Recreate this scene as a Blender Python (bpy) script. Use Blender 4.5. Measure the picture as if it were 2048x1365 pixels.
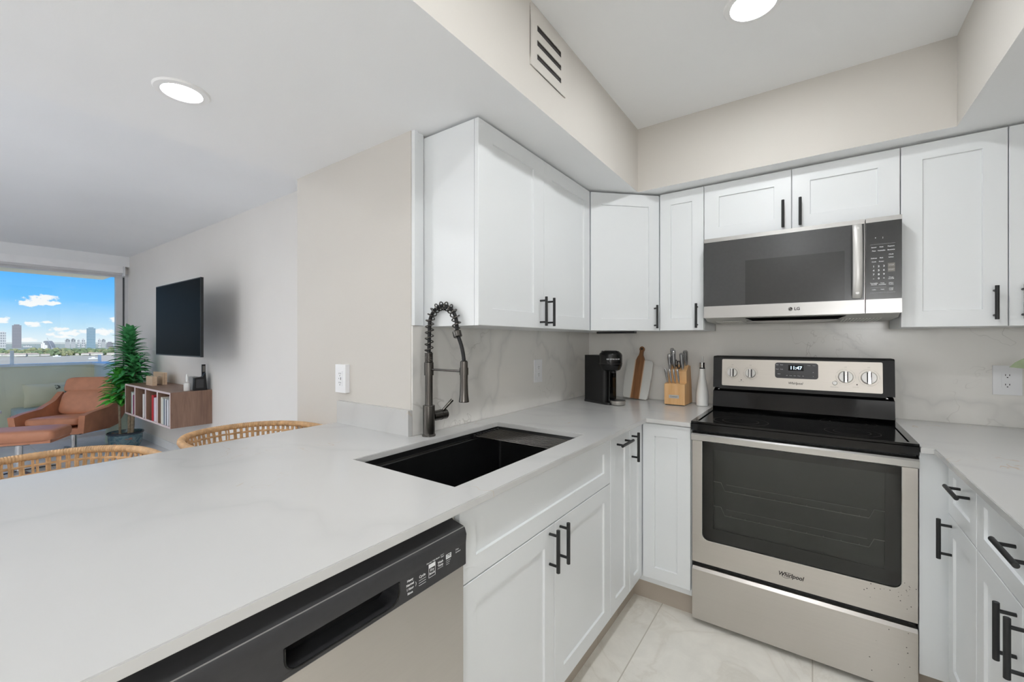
import bpy, bmesh, math, random
from mathutils import Vector, Matrix
random.seed(7)
V = Vector
PI = math.pi
sc = bpy.context.scene
COL = sc.collection
for o in list(bpy.data.objects):
    bpy.data.objects.remove(o)

# ------------------------------------------------------------------ camera
EYE = 1.29
cam_d = bpy.data.cameras.new('camera')
cam = bpy.data.objects.new('camera', cam_d)
COL.objects.link(cam)
cam_d.sensor_width = 36.0
cam_d.lens = 845.0 / 2048.0 * 36.0
cam_d.clip_start = 0.02
cam_d.clip_end = 6000
YAW = math.radians(35.42)
cam.location = (0, 0, EYE)
cam.rotation_euler = (PI / 2, 0, YAW)
sc.camera = cam

# ------------------------------------------------------------------ exposure
sc.view_settings.view_transform = 'Standard'
sc.view_settings.look = 'None'
sc.view_settings.gamma = 1
sc.view_settings.exposure = 0.0
sc.view_settings.use_curve_mapping = False
try:
    sc.cycles.max_bounces = 14
    sc.cycles.diffuse_bounces = 8
    sc.cycles.glossy_bounces = 6
    sc.cycles.transparent_max_bounces = 12
    sc.cycles.use_denoising = True
    sc.cycles.sample_clamp_indirect = 6
    sc.cycles.blur_glossy = 0.6
except Exception:
    pass

KITCHEN_LAMP = 134.00     # emission of the kitchen downlights
SOFFIT_LAMP = 22.0
LIVING_FILL = 300.0  # emission of the unseen downlights added to fill the living room
FILL_GLOBE = 46.0
FILL_GLOBE_LIVING = 19.0  # white globes added out of frame as fill light
SKY = 1.08


def lin(c):
    c = c / 255.0
    return c / 12.92 if c <= 0.04045 else ((c + 0.055) / 1.055) ** 2.4


def rgb(r, g, b):
    return (lin(r), lin(g), lin(b), 1.0)


# ------------------------------------------------------------------ world: blue sky with fair-weather clouds
world = bpy.data.worlds.new('sky')
sc.world = world
world.use_nodes = True
nt = world.node_tree
nt.nodes.clear()


class NT:
    def __init__(s, tree):
        s.t = tree

    def n(s, typ, **kw):
        nd = s.t.nodes.new(typ)
        for k, v in kw.items():
            setattr(nd, k, v)
        return nd

    def l(s, a, b):
        s.t.links.new(a, b)

    def put(s, sock, v):
        if isinstance(v, bpy.types.NodeSocket):
            s.l(v, sock)
        else:
            sock.default_value = v

    def m(s, op, a, b=None, c=None, clamp=False):
        nd = s.n('ShaderNodeMath', operation=op)
        nd.use_clamp = clamp
        s.put(nd.inputs[0], a)
        if b is not None:
            s.put(nd.inputs[1], b)
        if c is not None:
            s.put(nd.inputs[2], c)
        return nd.outputs[0]

    def ramp(s, fac, stops, interp='LINEAR'):
        nd = s.n('ShaderNodeValToRGB')
        nd.color_ramp.interpolation = interp
        el = nd.color_ramp.elements
        while len(el) < len(stops):
            el.new(0.5)
        for e, (p, c) in zip(el, stops):
            e.position = p
            e.color = c if len(c) == 4 else (*c, 1)
        s.l(fac, nd.inputs[0])
        return nd.outputs[0]

    def mix(s, fac, a, b):
        nd = s.n('ShaderNodeMix', data_type='RGBA')
        s.put(nd.inputs[0], fac)
        s.put(nd.inputs[6], a)
        s.put(nd.inputs[7], b)
        return nd.outputs[2]

    def noise(s, vec, scale, detail=3.0, rough=0.5, dist=0.0):
        nd = s.n('ShaderNodeTexNoise')
        if vec is not None:
            s.l(vec, nd.inputs['Vector'])
        nd.inputs['Scale'].default_value = scale
        nd.inputs['Detail'].default_value = detail
        nd.inputs['Roughness'].default_value = rough
        nd.inputs['Distortion'].default_value = dist
        return nd.outputs['Fac']

    def maps(s, vec, scale=(1, 1, 1), rot=(0, 0, 0), loc=(0, 0, 0)):
        nd = s.n('ShaderNodeMapping')
        s.l(vec, nd.inputs[0])
        nd.inputs['Scale'].default_value = scale
        nd.inputs['Rotation'].default_value = rot
        nd.inputs['Location'].default_value = loc
        return nd.outputs[0]


w = NT(nt)
tc = w.n('ShaderNodeTexCoord')
sep = w.n('ShaderNodeSeparateXYZ')
w.l(tc.outputs['Generated'], sep.inputs[0])
dx, dy, dz = sep.outputs
hor = w.m('SQRT', w.m('ADD', w.m('MULTIPLY', dx, dx), w.m('MULTIPLY', dy, dy)))
elev = w.m('DIVIDE', dz, w.m('MAXIMUM', hor, 0.001))
azim = w.m('DIVIDE', dy, w.m('MAXIMUM', w.m('ABSOLUTE', dx), 0.001))
sky = w.ramp(w.m('MULTIPLY', elev, 2.2, clamp=True), [(0.0, rgb(232, 243, 250)), (0.05, rgb(196, 229, 250)), (0.15, rgb(120, 198, 255)), (0.28, rgb(72, 174, 255)), (1.0, rgb(52, 140, 235))])
nz = w.noise(w.maps(tc.outputs['Generated'], (110, 110, 190)), 1.0, 6.0, 0.62)
nz2 = w.noise(w.maps(tc.outputs['Generated'], (14, 14, 30)), 1.0, 5.0, 0.6)
# cumulus puffs: (azimuth, elevation, half width, half height)
def puff(u, v, du, dv):
    s_ = (u - 1024) / 845.0
    x_, y_ = -math.sin(YAW) + s_ * math.cos(YAW), math.cos(YAW) + s_ * math.sin(YAW)
    h_ = math.hypot(x_, y_)
    return (y_ / abs(x_), (682.5 - v) / 845.0 / h_, du / 845.0 / h_ ** 2 * 1.05, dv / 845.0 / h_)


PUFFS = [puff(*q) for q in ((78, 603, 30, 9), (60, 607, 20, 6), (92, 596, 20, 6), (100, 607, 18, 5), (6, 640, 14, 6), (66, 648, 18, 5), (92, 645, 12, 2.5), (118, 659, 18, 4),
                            (100, 669, 12, 3), (140, 667, 30, 4.5), (176, 664, 24, 5), (205, 664, 20, 6), (54, 681, 16, 5), (128, 674, 18, 3), (240, 640, 20, 6), (330, 620, 40, 12))]
PUFFS += [(-0.12, 0.06, 0.05, 0.016), (-0.3, 0.10, 0.06, 0.02), (-0.6, 0.07, 0.08, 0.02)]
acc = None
for (a, e, ra, re) in PUFFS:
    u = w.m('DIVIDE', w.m('SUBTRACT', azim, a), ra)
    v = w.m('DIVIDE', w.m('SUBTRACT', elev, e), re)
    r = w.m('SQRT', w.m('ADD', w.m('MULTIPLY', u, u), w.m('MULTIPLY', v, v)))
    g = w.m('SUBTRACT', 1.15, r)
    acc = g if acc is None else w.m('MAXIMUM', acc, g)
side = w.m('LESS_THAN', dx, 0.0)
cl = w.m('ADD', acc, w.m('MULTIPLY', w.m('SUBTRACT', nz, 0.5), 3.0))
cl = w.m('MULTIPLY', w.m('MULTIPLY', cl, 2.4, clamp=True), side)
wisp = w.m('MULTIPLY', w.m('SUBTRACT', nz2, 0.60), 1.8, clamp=True)
cl = w.m('MAXIMUM', cl, w.m('MULTIPLY', wisp, 0.5))
col = w.mix(cl, sky, rgb(250, 250, 252))
below = w.m('LESS_THAN', dz, -0.002)
col = w.mix(below, col, rgb(205, 214, 220))
bg = w.n('ShaderNodeBackground')
w.l(col, bg.inputs[0])
bg.inputs[1].default_value = SKY
ow = w.n('ShaderNodeOutputWorld')
w.l(bg.outputs[0], ow.inputs[0])

# ------------------------------------------------------------------ sun (stands behind the building, lights the far shore)
sun_d = bpy.data.lights.new('sun', 'SUN')
sun_d.energy = 6.0
sun_d.angle = 0.01
sun_d.color = (1.0, 0.96, 0.9)
sun = bpy.data.objects.new('sun', sun_d)
COL.objects.link(sun)
sun.rotation_euler = (V((0.62, -0.35, 0.75))).to_track_quat('Z', 'Y').to_euler()

# ------------------------------------------------------------------ materials
MATS = {}


def mat(name, color, rough=0.5, metal=0.0, var=0.04, vscale=6.0, bump=0.0, bscale=60.0, spec=0.5, emit=None, estr=0.0, coat=0.0, stretch=(1, 1, 1), sheen=0.0):
    m = bpy.data.materials.new(name)
    m.use_nodes = True
    t = NT(m.node_tree)
    b = m.node_tree.nodes['Principled BSDF']
    geo = t.n('ShaderNodeTexCoord')
    vec = t.maps(geo.outputs['Object'], stretch)
    f = t.noise(vec, vscale, 4.0)
    c1 = tuple(max(0.0, x * (1 - var)) for x in color[:3]) + (1,)
    c2 = tuple(min(1.0, x * (1 + var)) for x in color[:3]) + (1,)
    t.l(t.ramp(f, [(0.3, c1), (0.7, c2)]), b.inputs['Base Color'])
    b.inputs['Roughness'].default_value = rough
    b.inputs['Metallic'].default_value = metal
    b.inputs['Specular IOR Level'].default_value = spec
    b.inputs['Coat Weight'].default_value = coat
    if sheen:
        b.inputs['Sheen Weight'].default_value = sheen
    if bump:
        bn = t.n('ShaderNodeBump')
        bn.inputs['Strength'].default_value = bump
        bn.inputs['Distance'].default_value = 0.002
        t.l(t.noise(vec, bscale, 3.0), bn.inputs['Height'])
        t.l(bn.outputs[0], b.inputs['Normal'])
    if emit:
        b.inputs['Emission Color'].default_value = emit
        b.inputs['Emission Strength'].default_value = estr
    MATS[name] = m
    return m


def brushed(name, color, rough=0.3, axis=(2, 2, 220), var=0.06):
    m = mat(name, color, rough, 1.0, var, 1.0, 0.0, stretch=axis)
    t = NT(m.node_tree)
    b = m.node_tree.nodes['Principled BSDF']
    geo = t.n('ShaderNodeTexCoord')
    f = t.noise(t.maps(geo.outputs['Object'], axis), 3.0, 4.0, 0.6)
    mr = t.n('ShaderNodeMapRange')
    t.l(f, mr.inputs[0])
    mr.inputs[3].default_value = rough - 0.03
    mr.inputs[4].default_value = rough + 0.04
    t.l(mr.outputs[0], b.inputs['Roughness'])
    bn = t.n('ShaderNodeBump')
    bn.inputs['Strength'].default_value = 0.03
    bn.inputs['Distance'].default_value = 0.0006
    t.l(f, bn.inputs['Height'])
    t.l(bn.outputs[0], b.inputs['Normal'])
    return m


def marble(name, base, gold=True, rough=0.16, soft_k=0.3, vs=1.0):
    m = bpy.data.materials.new(name)
    m.use_nodes = True
    t = NT(m.node_tree)
    b = m.node_tree.nodes['Principled BSDF']
    geo = t.n('ShaderNodeNewGeometry')
    P = geo.outputs['Position']
    warp = t.noise(t.maps(P, (1, 1, 1)), 1.3, 4.0, 0.55)
    vm = t.n('ShaderNodeVectorMath', operation='SCALE')
    vv = t.n('ShaderNodeTexNoise')
    t.l(P, vv.inputs['Vector'])
    vv.inputs['Scale'].default_value = 1.6
    vv.inputs['Detail'].default_value = 4
    t.l(vv.outputs['Color'], vm.inputs[0])
    vm.inputs['Scale'].default_value = 0.55
    va = t.n('ShaderNodeVectorMath', operation='ADD')
    t.l(P, va.inputs[0])
    t.l(vm.outputs[0], va.inputs[1])
    vec = t.maps(va.outputs[0], (0.9 * vs, 1.5 * vs, 1.1 * vs), (0.3, 0.5, 0.7))
    n1 = t.noise(vec, 1.5, 2.5, 0.5)
    d1 = t.m('ABSOLUTE', t.m('SUBTRACT', n1, 0.5))
    soft = t.ramp(d1, [(0.0, (1, 1, 1)), (0.012, (0.55, 0.55, 0.55)), (0.045, (0, 0, 0))])
    n2 = t.noise(t.maps(va.outputs[0], (1.2, 0.8, 1.3), (1.1, 0.2, 0.4), (4, 2, 1)), 2.1, 4.0, 0.6)
    d2 = t.m('ABSOLUTE', t.m('SUBTRACT', n2, 0.5))
    thin = t.ramp(d2, [(0.0, (1, 1, 1)), (0.0028, (0, 0, 0))])
    gate = t.ramp(t.noise(P, 2.4, 2.0), [(0.52, (0, 0, 0)), (0.68, (1, 1, 1))])
    cloud = t.noise(va.outputs[0], 0.9, 3.0)
    c0 = t.mix(t.ramp(cloud, [(0.35, (0, 0, 0)), (0.75, (1, 1, 1))]), base, tuple(x * 0.93 for x in base[:3]) + (1,))
    c1 = t.mix(t.m('MULTIPLY', soft, soft_k), c0, tuple(x * y for x, y in zip(base[:3], (0.62, 0.63, 0.64))) + (1,))
    vein = rgb(196, 168, 128) if gold else rgb(150, 146, 138)
    c2 = t.mix(t.m('MULTIPLY', t.m('MULTIPLY', thin, gate), 0.55), c1, vein)
    t.l(c2, b.inputs['Base Color'])
    b.inputs['Roughness'].default_value = rough
    b.inputs['Specular IOR Level'].default_value = 0.5
    MATS[name] = m
    return m


def wood(name, c1, c2, axis='z', scale=9.0, rough=0.45):
    m = bpy.data.materials.new(name)
    m.use_nodes = True
    t = NT(m.node_tree)
    b = m.node_tree.nodes['Principled BSDF']
    tcn = t.n('ShaderNodeTexCoord')
    st = {'z': (1, 1, 0.09), 'x': (0.09, 1, 1), 'y': (1, 0.09, 1)}[axis]
    vec = t.maps(tcn.outputs['Object'], st)
    n = t.noise(vec, scale * 3, 4.0, 0.6, 1.2)
    fine = t.noise(vec, scale * 14, 2.0)
    f = t.m('ADD', t.m('MULTIPLY', n, 0.75), t.m('MULTIPLY', fine, 0.25))
    t.l(t.ramp(f, [(0.32, c1), (0.68, c2)]), b.inputs['Base Color'])
    b.inputs['Roughness'].default_value = rough
    MATS[name] = m
    return m


def tile_floor(name, base, grout, tile=(0.6, 1.2), rough=0.35, vein=0.5):
    m = bpy.data.materials.new(name)
    m.use_nodes = True
    t = NT(m.node_tree)
    b = m.node_tree.nodes['Principled BSDF']
    geo = t.n('ShaderNodeNewGeometry')
    P = geo.outputs['Position']
    br = t.n('ShaderNodeTexBrick')
    t.l(P, br.inputs['Vector'])
    br.inputs['Scale'].default_value = 1.0
    br.inputs['Brick Width'].default_value = tile[0]
    br.inputs['Row Height'].default_value = tile[1]
    br.inputs['Mortar Size'].default_value = 0.0025
    br.inputs['Mortar Smooth'].default_value = 0.3
    br.offset = 0.5
    br.inputs['Color1'].default_value = (1, 1, 1, 1)
    br.inputs['Color2'].default_value = (0.96, 0.96, 0.955, 1)
    br.inputs['Mortar'].default_value = (0, 0, 0, 1)
    n1 = t.noise(P, 2.2, 6.0, 0.62, 1.2)
    n2 = t.noise(P, 9.0, 5.0, 0.65, 0.6)
    d = t.m('ABSOLUTE', t.m('SUBTRACT', n1, 0.5))
    veins = t.ramp(d, [(0.0, (1, 1, 1)), (0.03, (0.2, 0.2, 0.2)), (0.08, (0, 0, 0))])
    dark = tuple(x * y for x, y in zip(base[:3], (0.74, 0.70, 0.64))) + (1,)
    light = tuple(min(1, x * 1.1) for x in base[:3]) + (1,)
    c = t.mix(t.ramp(n2, [(0.35, (0, 0, 0)), (0.7, (1, 1, 1))]), base, light)
    c = t.mix(t.m('MULTIPLY', veins, vein), c, dark)
    mul = t.n('ShaderNodeMix', data_type='RGBA', blend_type='MULTIPLY')
    mul.inputs[0].default_value = 1
    t.l(c, mul.inputs[6])
    t.l(br.outputs['Color'], mul.inputs[7])
    c = t.mix(br.outputs['Fac'], mul.outputs[2], grout)
    t.l(c, b.inputs['Base Color'])
    b.inputs['Roughness'].default_value = rough
    MATS[name] = m
    return m


def facade(name, wall, win, sx, sz, rough=0.6):
    m = bpy.data.materials.new(name)
    m.use_nodes = True
    t = NT(m.node_tree)
    b = m.node_tree.nodes['Principled BSDF']
    tcn = t.n('ShaderNodeTexCoord')
    sp = t.n('ShaderNodeSeparateXYZ')
    t.l(tcn.outputs['Object'], sp.inputs[0])
    ax = t.m('ADD', sp.outputs[0], sp.outputs[1])
    fx = t.m('FRACT', t.m('DIVIDE', ax, sx))
    fz = t.m('FRACT', t.m('DIVIDE', sp.outputs[2], sz))
    g = t.m('MULTIPLY', t.m('GREATER_THAN', fx, 0.34), t.m('GREATER_THAN', fz, 0.42))
    t.l(t.mix(g, wall, win), b.inputs['Base Color'])
    b.inputs['Roughness'].default_value = rough
    MATS[name] = m
    return m


def glass(name, tint=(1, 1, 1, 1), refl=1.0, rough=0.0):
    m = bpy.data.materials.new(name)
    m.use_nodes = True
    t = NT(m.node_tree)
    m.node_tree.nodes.clear()
    out = t.n('ShaderNodeOutputMaterial')
    tr = t.n('ShaderNodeBsdfTransparent')
    tr.inputs[0].default_value = tint
    gl = t.n('ShaderNodeBsdfGlossy')
    gl.inputs['Roughness'].default_value = rough
    fr = t.n('ShaderNodeFresnel')
    fr.inputs[0].default_value = 1.45
    mx = t.n('ShaderNodeMixShader')
    t.l(t.m('MULTIPLY', fr.outputs[0], refl), mx.inputs[0])
    t.l(tr.outputs[0], mx.inputs[1])
    t.l(gl.outputs[0], mx.inputs[2])
    t.l(mx.outputs[0], out.inputs[0])
    MATS[name] = m
    return m


mat('wall_beige', rgb(206, 202, 196), 0.75, bump=0.12, bscale=160, var=0.012, vscale=2)
mat('wall_white', rgb(232, 229, 225), 0.75, bump=0.12, bscale=160, var=0.012, vscale=2)
mat('ceiling_white', rgb(242, 243, 244), 0.8, bump=0.1, bscale=200, var=0.01, vscale=2)
mat('cabinet_white', rgb(229, 232, 234), 0.30, var=0.008, vscale=3, spec=0.45)
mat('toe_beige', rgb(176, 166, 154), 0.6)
marble('quartz_top', rgb(204, 204, 203), True, 0.17, 0.15, 0.8)
marble('quartz_wall', rgb(236, 234, 230), False, 0.22, 0.36, 1.3)
mat('quartz_edge', rgb(206, 202, 192), 0.4, vscale=30)
tile_floor('travertine', rgb(232, 229, 222), rgb(196, 190, 178), (0.6, 1.2), 0.32, 0.3)
tile_floor('white_tile', rgb(224, 226, 232), rgb(205, 206, 210), (0.8, 0.8), 0.2, 0.15)
mat('black_metal', rgb(38, 39, 40), 0.42, 0.3, 0.1, 40)
brushed('gunmetal', rgb(98, 95, 92), 0.24, (40, 40, 4))
brushed('steel', rgb(200, 196, 191), 0.30, (1.5, 1.5, 260), 0.012)
brushed('steel_light', rgb(200, 199, 197), 0.30, (2, 2, 200), 0.01)
brushed('panel_champagne', rgb(184, 179, 172), 0.40, (2, 2, 200), 0.01)
mat('handle_bright', rgb(206, 205, 203), 0.35, 0.45, 0.01)
mat('knife_steel', rgb(196, 196, 198), 0.2, 0.85, 0.02)
mat('chrome', rgb(214, 214, 214), 0.08, 1.0, 0.02)
mat('black_gloss', rgb(9, 9, 10), 0.08, 0, 0.1, spec=0.35)
mat('black_satin', rgb(16, 16, 17), 0.22, 0, 0.1, spec=0.4)
brushed('trim_steel', rgb(182, 181, 179), 0.32, (2, 2, 200), 0.01)
mat('rack_wire', rgb(232, 232, 226), 0.4, 0.2)
mat('cooktop_glass', rgb(9, 9, 10), 0.09, 0, 0.1, spec=0.28)
mat('burner_ring', rgb(62, 60, 58), 0.25, 0, 0.2, 60)
mat('micro_glass', rgb(60, 61, 62), 0.2, 0, 0.05, 80, spec=0.6)
mat('micro_window', rgb(42, 43, 43), 0.22, 0, 0.05, 80, spec=0.6)
mat('oven_border', rgb(92, 92, 93), 0.4)
mat('oven_glass_print', rgb(126, 128, 126), 0.4, 0, 0.05, spec=0.6)
mat('charcoal_plastic', rgb(62, 62, 64), 0.36, 0.35, 0.05, 60, spec=0.5)
mat('dark_plastic', rgb(30, 30, 31), 0.35, 0, 0.1)
mat('matte_black', rgb(22, 22, 23), 0.5, 0, 0.1, spec=0.4)
mat('sink_black', rgb(17, 17, 18), 0.38, 0, 0.5, 260, bump=0.15, bscale=400, spec=0.5)
mat('white_print', rgb(232, 234, 236), 0.5, emit=None)
mat('grey_print', rgb(120, 116, 110), 0.5)
mat('dark_print', rgb(44, 40, 38), 0.5)
mat('grey_filter', rgb(245, 245, 240), 0.5, 0.0, stretch=(1, 1, 1))
mat('pan_grey', rgb(196, 196, 192), 0.5, 0.0)
mat('display_led', rgb(205, 232, 255), 0.5, emit=rgb(200, 228, 255), estr=1.6)
mat('outlet_white', rgb(238, 239, 242), 0.3, var=0.01)
mat('slot_dark', rgb(40, 38, 38), 0.6)
mat('vent_dark', rgb(46, 40, 36), 0.7)
mat('lamp_trim', rgb(240, 240, 240), 0.5, var=0.01)
mat('knob_grey', rgb(232, 230, 226), 0.3, 0.1, 0.02)
mat('ceramic_white', rgb(240, 240, 238), 0.15, var=0.01)
wood('block_wood', rgb(214, 164, 108), rgb(232, 190, 138), 'z', 8)
wood('walnut', rgb(104, 66, 38), rgb(158, 108, 66), 'z', 9)
wood('shelf_walnut', rgb(112, 84, 70), rgb(146, 116, 98), 'z', 5)
wood('shelf_inner', rgb(108, 76, 62), rgb(138, 102, 84), 'z', 5)
wood('pale_wood', rgb(206, 178, 148), rgb(226, 202, 174), 'x', 8)
mat('shelf_edge', rgb(222, 206, 206), 0.5)
marble('board_marble', rgb(218, 218, 214), False, 0.3)
mat('board_trim', rgb(214, 186, 158), 0.5)
mat('tv_screen', rgb(5, 5, 5), 0.4, 0, 0.1, spec=0.02)
mat('tv_frame', rgb(40, 42, 44), 0.4, 0.3)
mat('tan_leather', rgb(192, 132, 102), 0.42, 0, 0.12, 8, bump=0.25, bscale=90, spec=0.5)
mat('dark_steel', rgb(110, 112, 118), 0.25, 0.9)
mat('rattan', rgb(196, 158, 116), 0.55, 0, 0.22, 40, bump=0.3, bscale=200)
mat('stool_leg', rgb(70, 60, 52), 0.5)
mat('seat_linen', rgb(214, 206, 192), 0.9, bump=0.3, bscale=300)
mat('leaf_green', rgb(84, 164, 104), 0.38, 0, 0.45, 14, spec=0.5)
mat('leaf_bright', rgb(92, 190, 76), 0.38, 0, 0.45, 14, spec=0.5)
mat('leaf_sage', rgb(140, 152, 122), 0.6, 0, 0.15, 14)
mat('trunk', rgb(150, 136, 116), 0.8, 0, 0.3, 40, bump=0.6, bscale=60)
mat('soil', rgb(62, 50, 42), 0.95, 0, 0.4, 60, bump=0.6, bscale=120)
m_ = mat('pot_glaze', rgb(84, 116, 128), 0.25, 0, 0.3, 6, spec=0.6)
t_ = NT(m_.node_tree)
tc_ = t_.n('ShaderNodeTexCoord')
f_ = t_.noise(t_.maps(tc_.outputs['Object'], (1, 1, 1.6)), 13, 5, 0.6, 0.8)
t_.l(t_.ramp(f_, [(0.38, rgb(62, 96, 112)), (0.5, rgb(104, 132, 140)), (0.58, rgb(90, 116, 126)), (0.66, rgb(150, 108, 96))]), m_.node_tree.nodes['Principled BSDF'].inputs['Base Color'])
mat('pot_rim', rgb(48, 58, 70), 0.3)
mat('window_frame', rgb(214, 214, 216), 0.4, 0.2)
mat('window_gasket', rgb(90, 92, 96), 0.6)
mat('shade_white', rgb(246, 246, 247), 0.6)
mat('slab_cream', rgb(236, 230, 206), 0.8, var=0.03)
mat('parapet_green', rgb(240, 234, 208), 0.8, var=0.03, vscale=3)
mat('parapet_side', rgb(224, 228, 222), 0.8, var=0.03, vscale=3)
mat('cap_white', rgb(236, 238, 240), 0.6)
mat('mint', rgb(206, 224, 208), 0.5, var=0.03)
mat('sofa_grey', rgb(186, 196, 190), 0.9, bump=0.3, bscale=200)
mat('cushion_beige', rgb(232, 222, 190), 0.9, bump=0.3, bscale=250)
m_ = mat('cushion_leafy', rgb(190, 186, 158), 0.9, bump=0.3, bscale=250)
t_ = NT(m_.node_tree)
tc_ = t_.n('ShaderNodeTexCoord')
f_ = t_.noise(tc_.outputs['Object'], 16, 2, 0.5, 0.4)
t_.l(t_.ramp(f_, [(0.52, rgb(206, 202, 178)), (0.58, rgb(96, 94, 78))]), m_.node_tree.nodes['Principled BSDF'].inputs['Base Color'])
m_ = mat('sea', rgb(168, 159, 145), 0.95, 0, 0.05, 0.02, bump=0.3, bscale=0.4, stretch=(1, 0.3, 1), spec=0.1)
mat('shore_land', rgb(142, 145, 128), 0.9, 0, 0.2, 0.05)
mat('tree_green', rgb(99, 113, 79), 0.9, 0, 0.35, 0.5)
mat('tree_olive', rgb(122, 125, 89), 0.9, 0, 0.35, 0.5)
mat('house_white', rgb(201, 198, 188), 0.8, 0, 0.05, 0.3)
mat('house_roof', rgb(175, 160, 145), 0.8, 0, 0.1, 0.3)
facade('tower_brown', rgb(140, 137, 139), rgb(108, 107, 112), 5, 4)
facade('tower_blue', rgb(137, 155, 163), rgb(100, 126, 137), 5, 4)
facade('tower_pale', rgb(188, 187, 185), rgb(134, 136, 137), 9, 7)
facade('tower_grey', rgb(164, 164, 163), rgb(120, 123, 124), 9, 40)
mat('site_grey', rgb(127, 129, 132), 0.8)
mat('crane_grey', rgb(153, 156, 159), 0.8)
glass('pane_glass', (0.97, 0.985, 0.98, 1), 0.7)
glass('rail_glass', (0.95, 0.97, 0.97, 1), 0.35)
glass('oven_glass', (0.62, 0.63, 0.62, 1), 1.0, 0.12)
glass('cruet_glass', (0.9, 0.9, 0.9, 1), 1.5)
m = bpy.data.materials.new('lamp_glow')
m.use_nodes = True
b_ = m.node_tree.nodes['Principled BSDF']
b_.inputs['Base Color'].default_value = (0.9, 0.9, 0.9, 1)
MATS['lamp_glow'] = m


# ------------------------------------------------------------------ mesh helpers
class MB:
    """collects shapes in world (or local) coordinates, then links them as one object"""

    def __init__(s):
        s.bm = bmesh.new()
        s.mi = 0

    def _f(s, vs):
        try:
            f = s.bm.faces.new(vs)
            f.material_index = s.mi
            return f
        except ValueError:
            return None

    def _bev(s, faces, w_, seg):
        es = {e for f in faces for e in f.edges}
        es = [e for e in es if len(e.link_faces) == 2 and e.calc_face_angle(0) > 0.5]
        r = bmesh.ops.bevel(s.bm, geom=es, offset=w_, segments=seg, profile=0.5, affect='EDGES', clamp_overlap=True)
        for f in r['faces']:
            f.material_index = s.mi

    def box(s, a, b, bev=0.0, seg=1, M=None):
        x0, y0, z0 = (min(p, q) for p, q in zip(a, b))
        x1, y1, z1 = (max(p, q) for p, q in zip(a, b))
        c = [V((x, y, z)) for z in (z0, z1) for y in (y0, y1) for x in (x0, x1)]
        if M is not None:
            c = [M @ p for p in c]
        v = [s.bm.verts.new(p) for p in c]
        fs = [s._f([v[i] for i in q]) for q in ((0, 2, 3, 1), (4, 5, 7, 6), (0, 1, 5, 4), (2, 6, 7, 3), (0, 4, 6, 2), (1, 3, 7, 5))]
        if bev:
            s._bev([f for f in fs if f], bev, seg)
        return s

    def prism(s, pts, d, bev=0.0, seg=1):
        """pts: closed planar loop of 3D points; d: extrusion vector"""
        d = V(d)
        a = [s.bm.verts.new(V(p)) for p in pts]
        b = [s.bm.verts.new(V(p) + d) for p in pts]
        n = len(a)
        fs = [s._f(list(reversed(a))), s._f(b)]
        for i in range(n):
            fs.append(s._f([a[i], a[(i + 1) % n], b[(i + 1) % n], b[i]]))
        if bev:
            s._bev([f for f in fs if f], bev, seg)
        return s

    def rings(s, loops, close=False, cap0=True, cap1=True):
        vs = [[s.bm.verts.new(V(p)) for p in lp] for lp in loops]
        n = len(vs[0])
        m_ = len(vs)
        for i in range(m_ if close else m_ - 1):
            A, B = vs[i], vs[(i + 1) % m_]
            for j in range(n):
                s._f([A[j], A[(j + 1) % n], B[(j + 1) % n], B[j]])
        if not close:
            if cap0:
                s._f(list(reversed(vs[0])))
            if cap1:
                s._f(vs[-1])
        return s

    def tube(s, pts, r, seg=12, close=False, flat=1.0, up=None):
        """tube along pts; r number or list"""
        pts = [V(p) for p in pts]
        n = len(pts)
        rs = r if isinstance(r, (list, tuple)) else [r] * n
        loops = []
        nrm = None
        for i, p in enumerate(pts):
            if close:
                t = pts[(i + 1) % n] - pts[i - 1]
            else:
                t = pts[min(i + 1, n - 1)] - pts[max(i - 1, 0)]
            if t.length < 1e-9:
                t = V((0, 0, 1))
            t.normalize()
            if up is not None:
                nrm = V(up) - t * V(up).dot(t)
                if nrm.length < 1e-5:
                    nrm = t.orthogonal()
            elif nrm is None:
                nrm = t.orthogonal()
            else:
                nrm = nrm - t * nrm.dot(t)
                if nrm.length < 1e-6:
                    nrm = t.orthogonal()
            nrm.normalize()
            bn = t.cross(nrm)
            loops.append([p + (nrm * math.cos(a) + bn * math.sin(a) * flat) * rs[i] for a in (2 * PI * k / seg for k in range(seg))])
        s.rings(loops, close)
        return s

    def cyl(s, a, b, r, seg=24, r2=None):
        return s.tube([a, b], [r, r if r2 is None else r2], seg)

    def lathe(s, prof, c=(0, 0, 0), seg=32, cap0=True, cap1=True, axis=None):
        """prof: (radius, height) pairs around z at c; axis: optional Matrix"""
        c = V(c)
        loops = []
        for r, h in prof:
            lp = [V((r * math.cos(2 * PI * k / seg), r * math.sin(2 * PI * k / seg), h)) for k in range(seg)]
            if axis is not None:
                lp = [axis @ p for p in lp]
            loops.append([p + c for p in lp])
        s.rings(loops, False, cap0, cap1)
        return s

    def superq(s, c, dims, e=0.3, nu=28, nv=14, M=None, e2=None):
        """rounded box / cushion, dims = half sizes"""
        e2 = e if e2 is None else e2
        c = V(c)

        def pw(x, p):
            return math.copysign(abs(x) ** p, x)
        loops = []
        for i in range(1, nv):
            ph = -PI / 2 + PI * i / nv
            lp = []
            for j in range(nu):
                th = 2 * PI * j / nu
                p = V((dims[0] * pw(math.cos(ph), e2) * pw(math.cos(th), e), dims[1] * pw(math.cos(ph), e2) * pw(math.sin(th), e), dims[2] * pw(math.sin(ph), e2)))
                if M is not None:
                    p = M @ p
                lp.append(p + c)
            loops.append(lp)
        s.rings(loops)
        return s

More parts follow.
